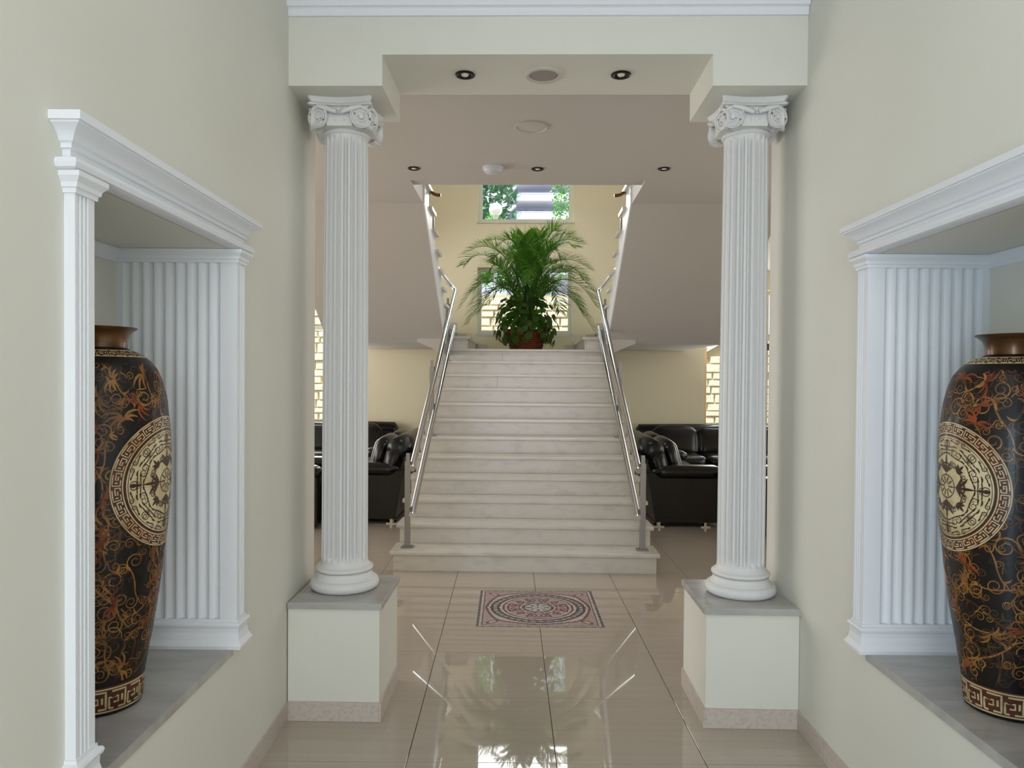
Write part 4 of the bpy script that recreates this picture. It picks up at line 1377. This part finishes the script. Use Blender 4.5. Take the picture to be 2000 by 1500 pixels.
while z < 3.0:
    h = rs.uniform(0.10, 0.175)
    x = -6.45 + rs.uniform(-.2, 0)
    while x < 6.4:
        w = rs.uniform(0.20, 0.44)
        g = 0.008
        x0, x1, z0, z1 = x + g, x + w - g, z + g, min(3.03, z + h) - g
        cx_, cz_ = (x0 + x1) / 2, (z0 + z1) / 2
        ok = z1 - z0 > 0.05 and (cx_ < 2.75 or (cx_ > 3.0 and z1 < min(2.33, 1.84 + (x0 - 2.9) * 0.57)))
        if ok:
            vis = ((-4.15 < cx_ < -3.1 and cz_ > 0.5) or (2.95 < cx_ < 3.8 and cz_ > 0.5) or (3.95 < cx_ < 4.6 and cz_ > .5) or (-1.1 < cx_ < 1.05 and cz_ > 1.9))
            if vis and seen < 290:
                mm = MB(); block(mm, x0, x1, z0, z1, rs.uniform(0.0, 0.025))
                mm.build('stone', M['stone2'] if abs(cx_) < 1.4 and rs.random() < 0.6 else M['stone'], gw, fix=False, weld=False)
                seen += 1
            else:
                block(rest, x0, x1, z0, z1, rs.uniform(0.0, 0.025))
        x += w
    z += h
tag(rest.build('stonework', M['stone'], gw, fix=False, weld=False), kind='stuff')
m = MB(); m.prism([(2.88, 1.86), (3.75, 2.36), (6.5, 2.36), (6.5, 2.42), (3.73, 2.42), (2.86, 1.92)], 'y', GY - 0.04, GY + 0.4); m.build('coping', M['concrete'], gw)
askew(gw)

lamp = thing('garden_lamp', 'white opal globe lamp on a post outside the upper window', 'lamp')
m = MB(); m.lathe([(0.128 * sin(pi * k / 16) + 0.0005, -0.128 * cos(pi * k / 16)) for k in range(17)], cz=4.77, n=32, cap=False); m.build('globe', M['globe'], lamp, smooth=True, angle=0)
m = MB(); m.lathe([(0.07, -0.02), (0.04, 0.0), (0.03, 3.9), (0.03, 4.55), (0.055, 4.63), (0.06, 4.66)], n=16); m.build('post', M['concrete'], lamp, smooth=True)
askew(lamp, -0.60, 14.1, 0)

def tree(name, label, x, y, h, r, material, seed, n=900, base=0.12):
    t = thing(name, label, 'tree', 'trees outside the upper window')
    m = MB(); m.tube([(0, 0, -.05), (0.02, 0, h * .5), (0, 0, h * .95)], .1, 8, [r * .12, r * .09, r * .02]); m.build('trunk', M['bark'], t)
    rt = random.Random(seed)
    m = MB()
    for k in range(n):
        q = rt.random() ** 0.8
        z_ = h * (base + (1 - base) * q)
        rr = r * (sin(pi * min(1, 0.12 + q * 0.88)) ** 0.55) * sqrt(rt.uniform(0.35, 1))
        a = rt.uniform(0, 2 * pi)
        p = Vector((rr * cos(a), rr * sin(a), z_))
        d = Vector((rt.gauss(0, 1), rt.gauss(0, 1), rt.gauss(0.6, 1))).normalized()
        e = d.orthogonal().normalized()
        s_ = r * rt.uniform(0.12, 0.24)
        m.add([p - e * s_ * .4, p + d * s_ * .7 - e * s_ * .1, p + d * s_ * 1.4, p + d * s_ * .7 + e * s_ * .5], [(0, 1, 2, 3)])
    tag(m.build('crown', M[material], t, weld=False, fix=False), kind='stuff')
    askew(t, x, y, 0)
tree('broadleaf_tree', 'blue-green tree at the left edge of the upper window', -1.35, 19.0, 8.5, 1.0, 'tree2', 2, 2600, 0.48)
tree('cypress_tree', 'bright green cypress at the right edge of the upper window', 0.98, 17.2, 9.0, 0.42, 'tree', 4, 2600, 0.42)
tree('garden_shrub', 'yellow-green shrub top at the lower left corner of the upper window', -0.66, 14.8, 4.80, 0.38, 'tree', 6, 900, 0.7)

blk = thing('apartment_building', 'pale apartment block with deep balconies seen through the upper window', 'building')
BY = 110.0
B(-22, 22, BY + 5, BY + 20, -0.02, 46).build('facade', M['facade'], blk)
B(-5.6, -3.0, BY + 1.5, BY + 4.99, -0.02, 46).build('stair_tower', M['concrete'], blk)
for k in range(7):
    z = 17.2 + 2.75 * k
    xa = -2.4 + 0.8 * (k % 2)
    B(xa, 7.6, BY, BY + 4.99, z, z + 0.35).build('balcony_slab', M['concrete'], blk)
    p = B(xa, 7.6, BY, BY + 0.3, z + 0.351, z + 1.15).build('parapet', M['concrete'], blk)
    B(xa, 7.6, BY - 0.05, BY - 0.001, z + 1.02, z + 1.15).build('coping', M['facade'], p)
    for j, x in enumerate((-1.2, 1.2, 3.6, 6.0)):
        w = B(x, x + 1.3, BY + 4.90, BY + 4.985, z + 0.45, z + 2.4).build('window', M['pane'], blk)
        B(x + .6, x + .7, BY + 4.85, BY + 4.899, z + 0.45, z + 2.4).build('glazing_bar', M['concrete'], w)
for k in range(5):
    z0 = 19.0 + 2.75 * k
    m = MB(); m.prism([(-5.2, z0), (-4.4, z0), (-1.6, z0 + 2.75), (-2.4, z0 + 2.75)], 'y', BY - 1.2, BY - 0.06); m.build('outside_stair', M['concrete'], blk)
askew(blk)
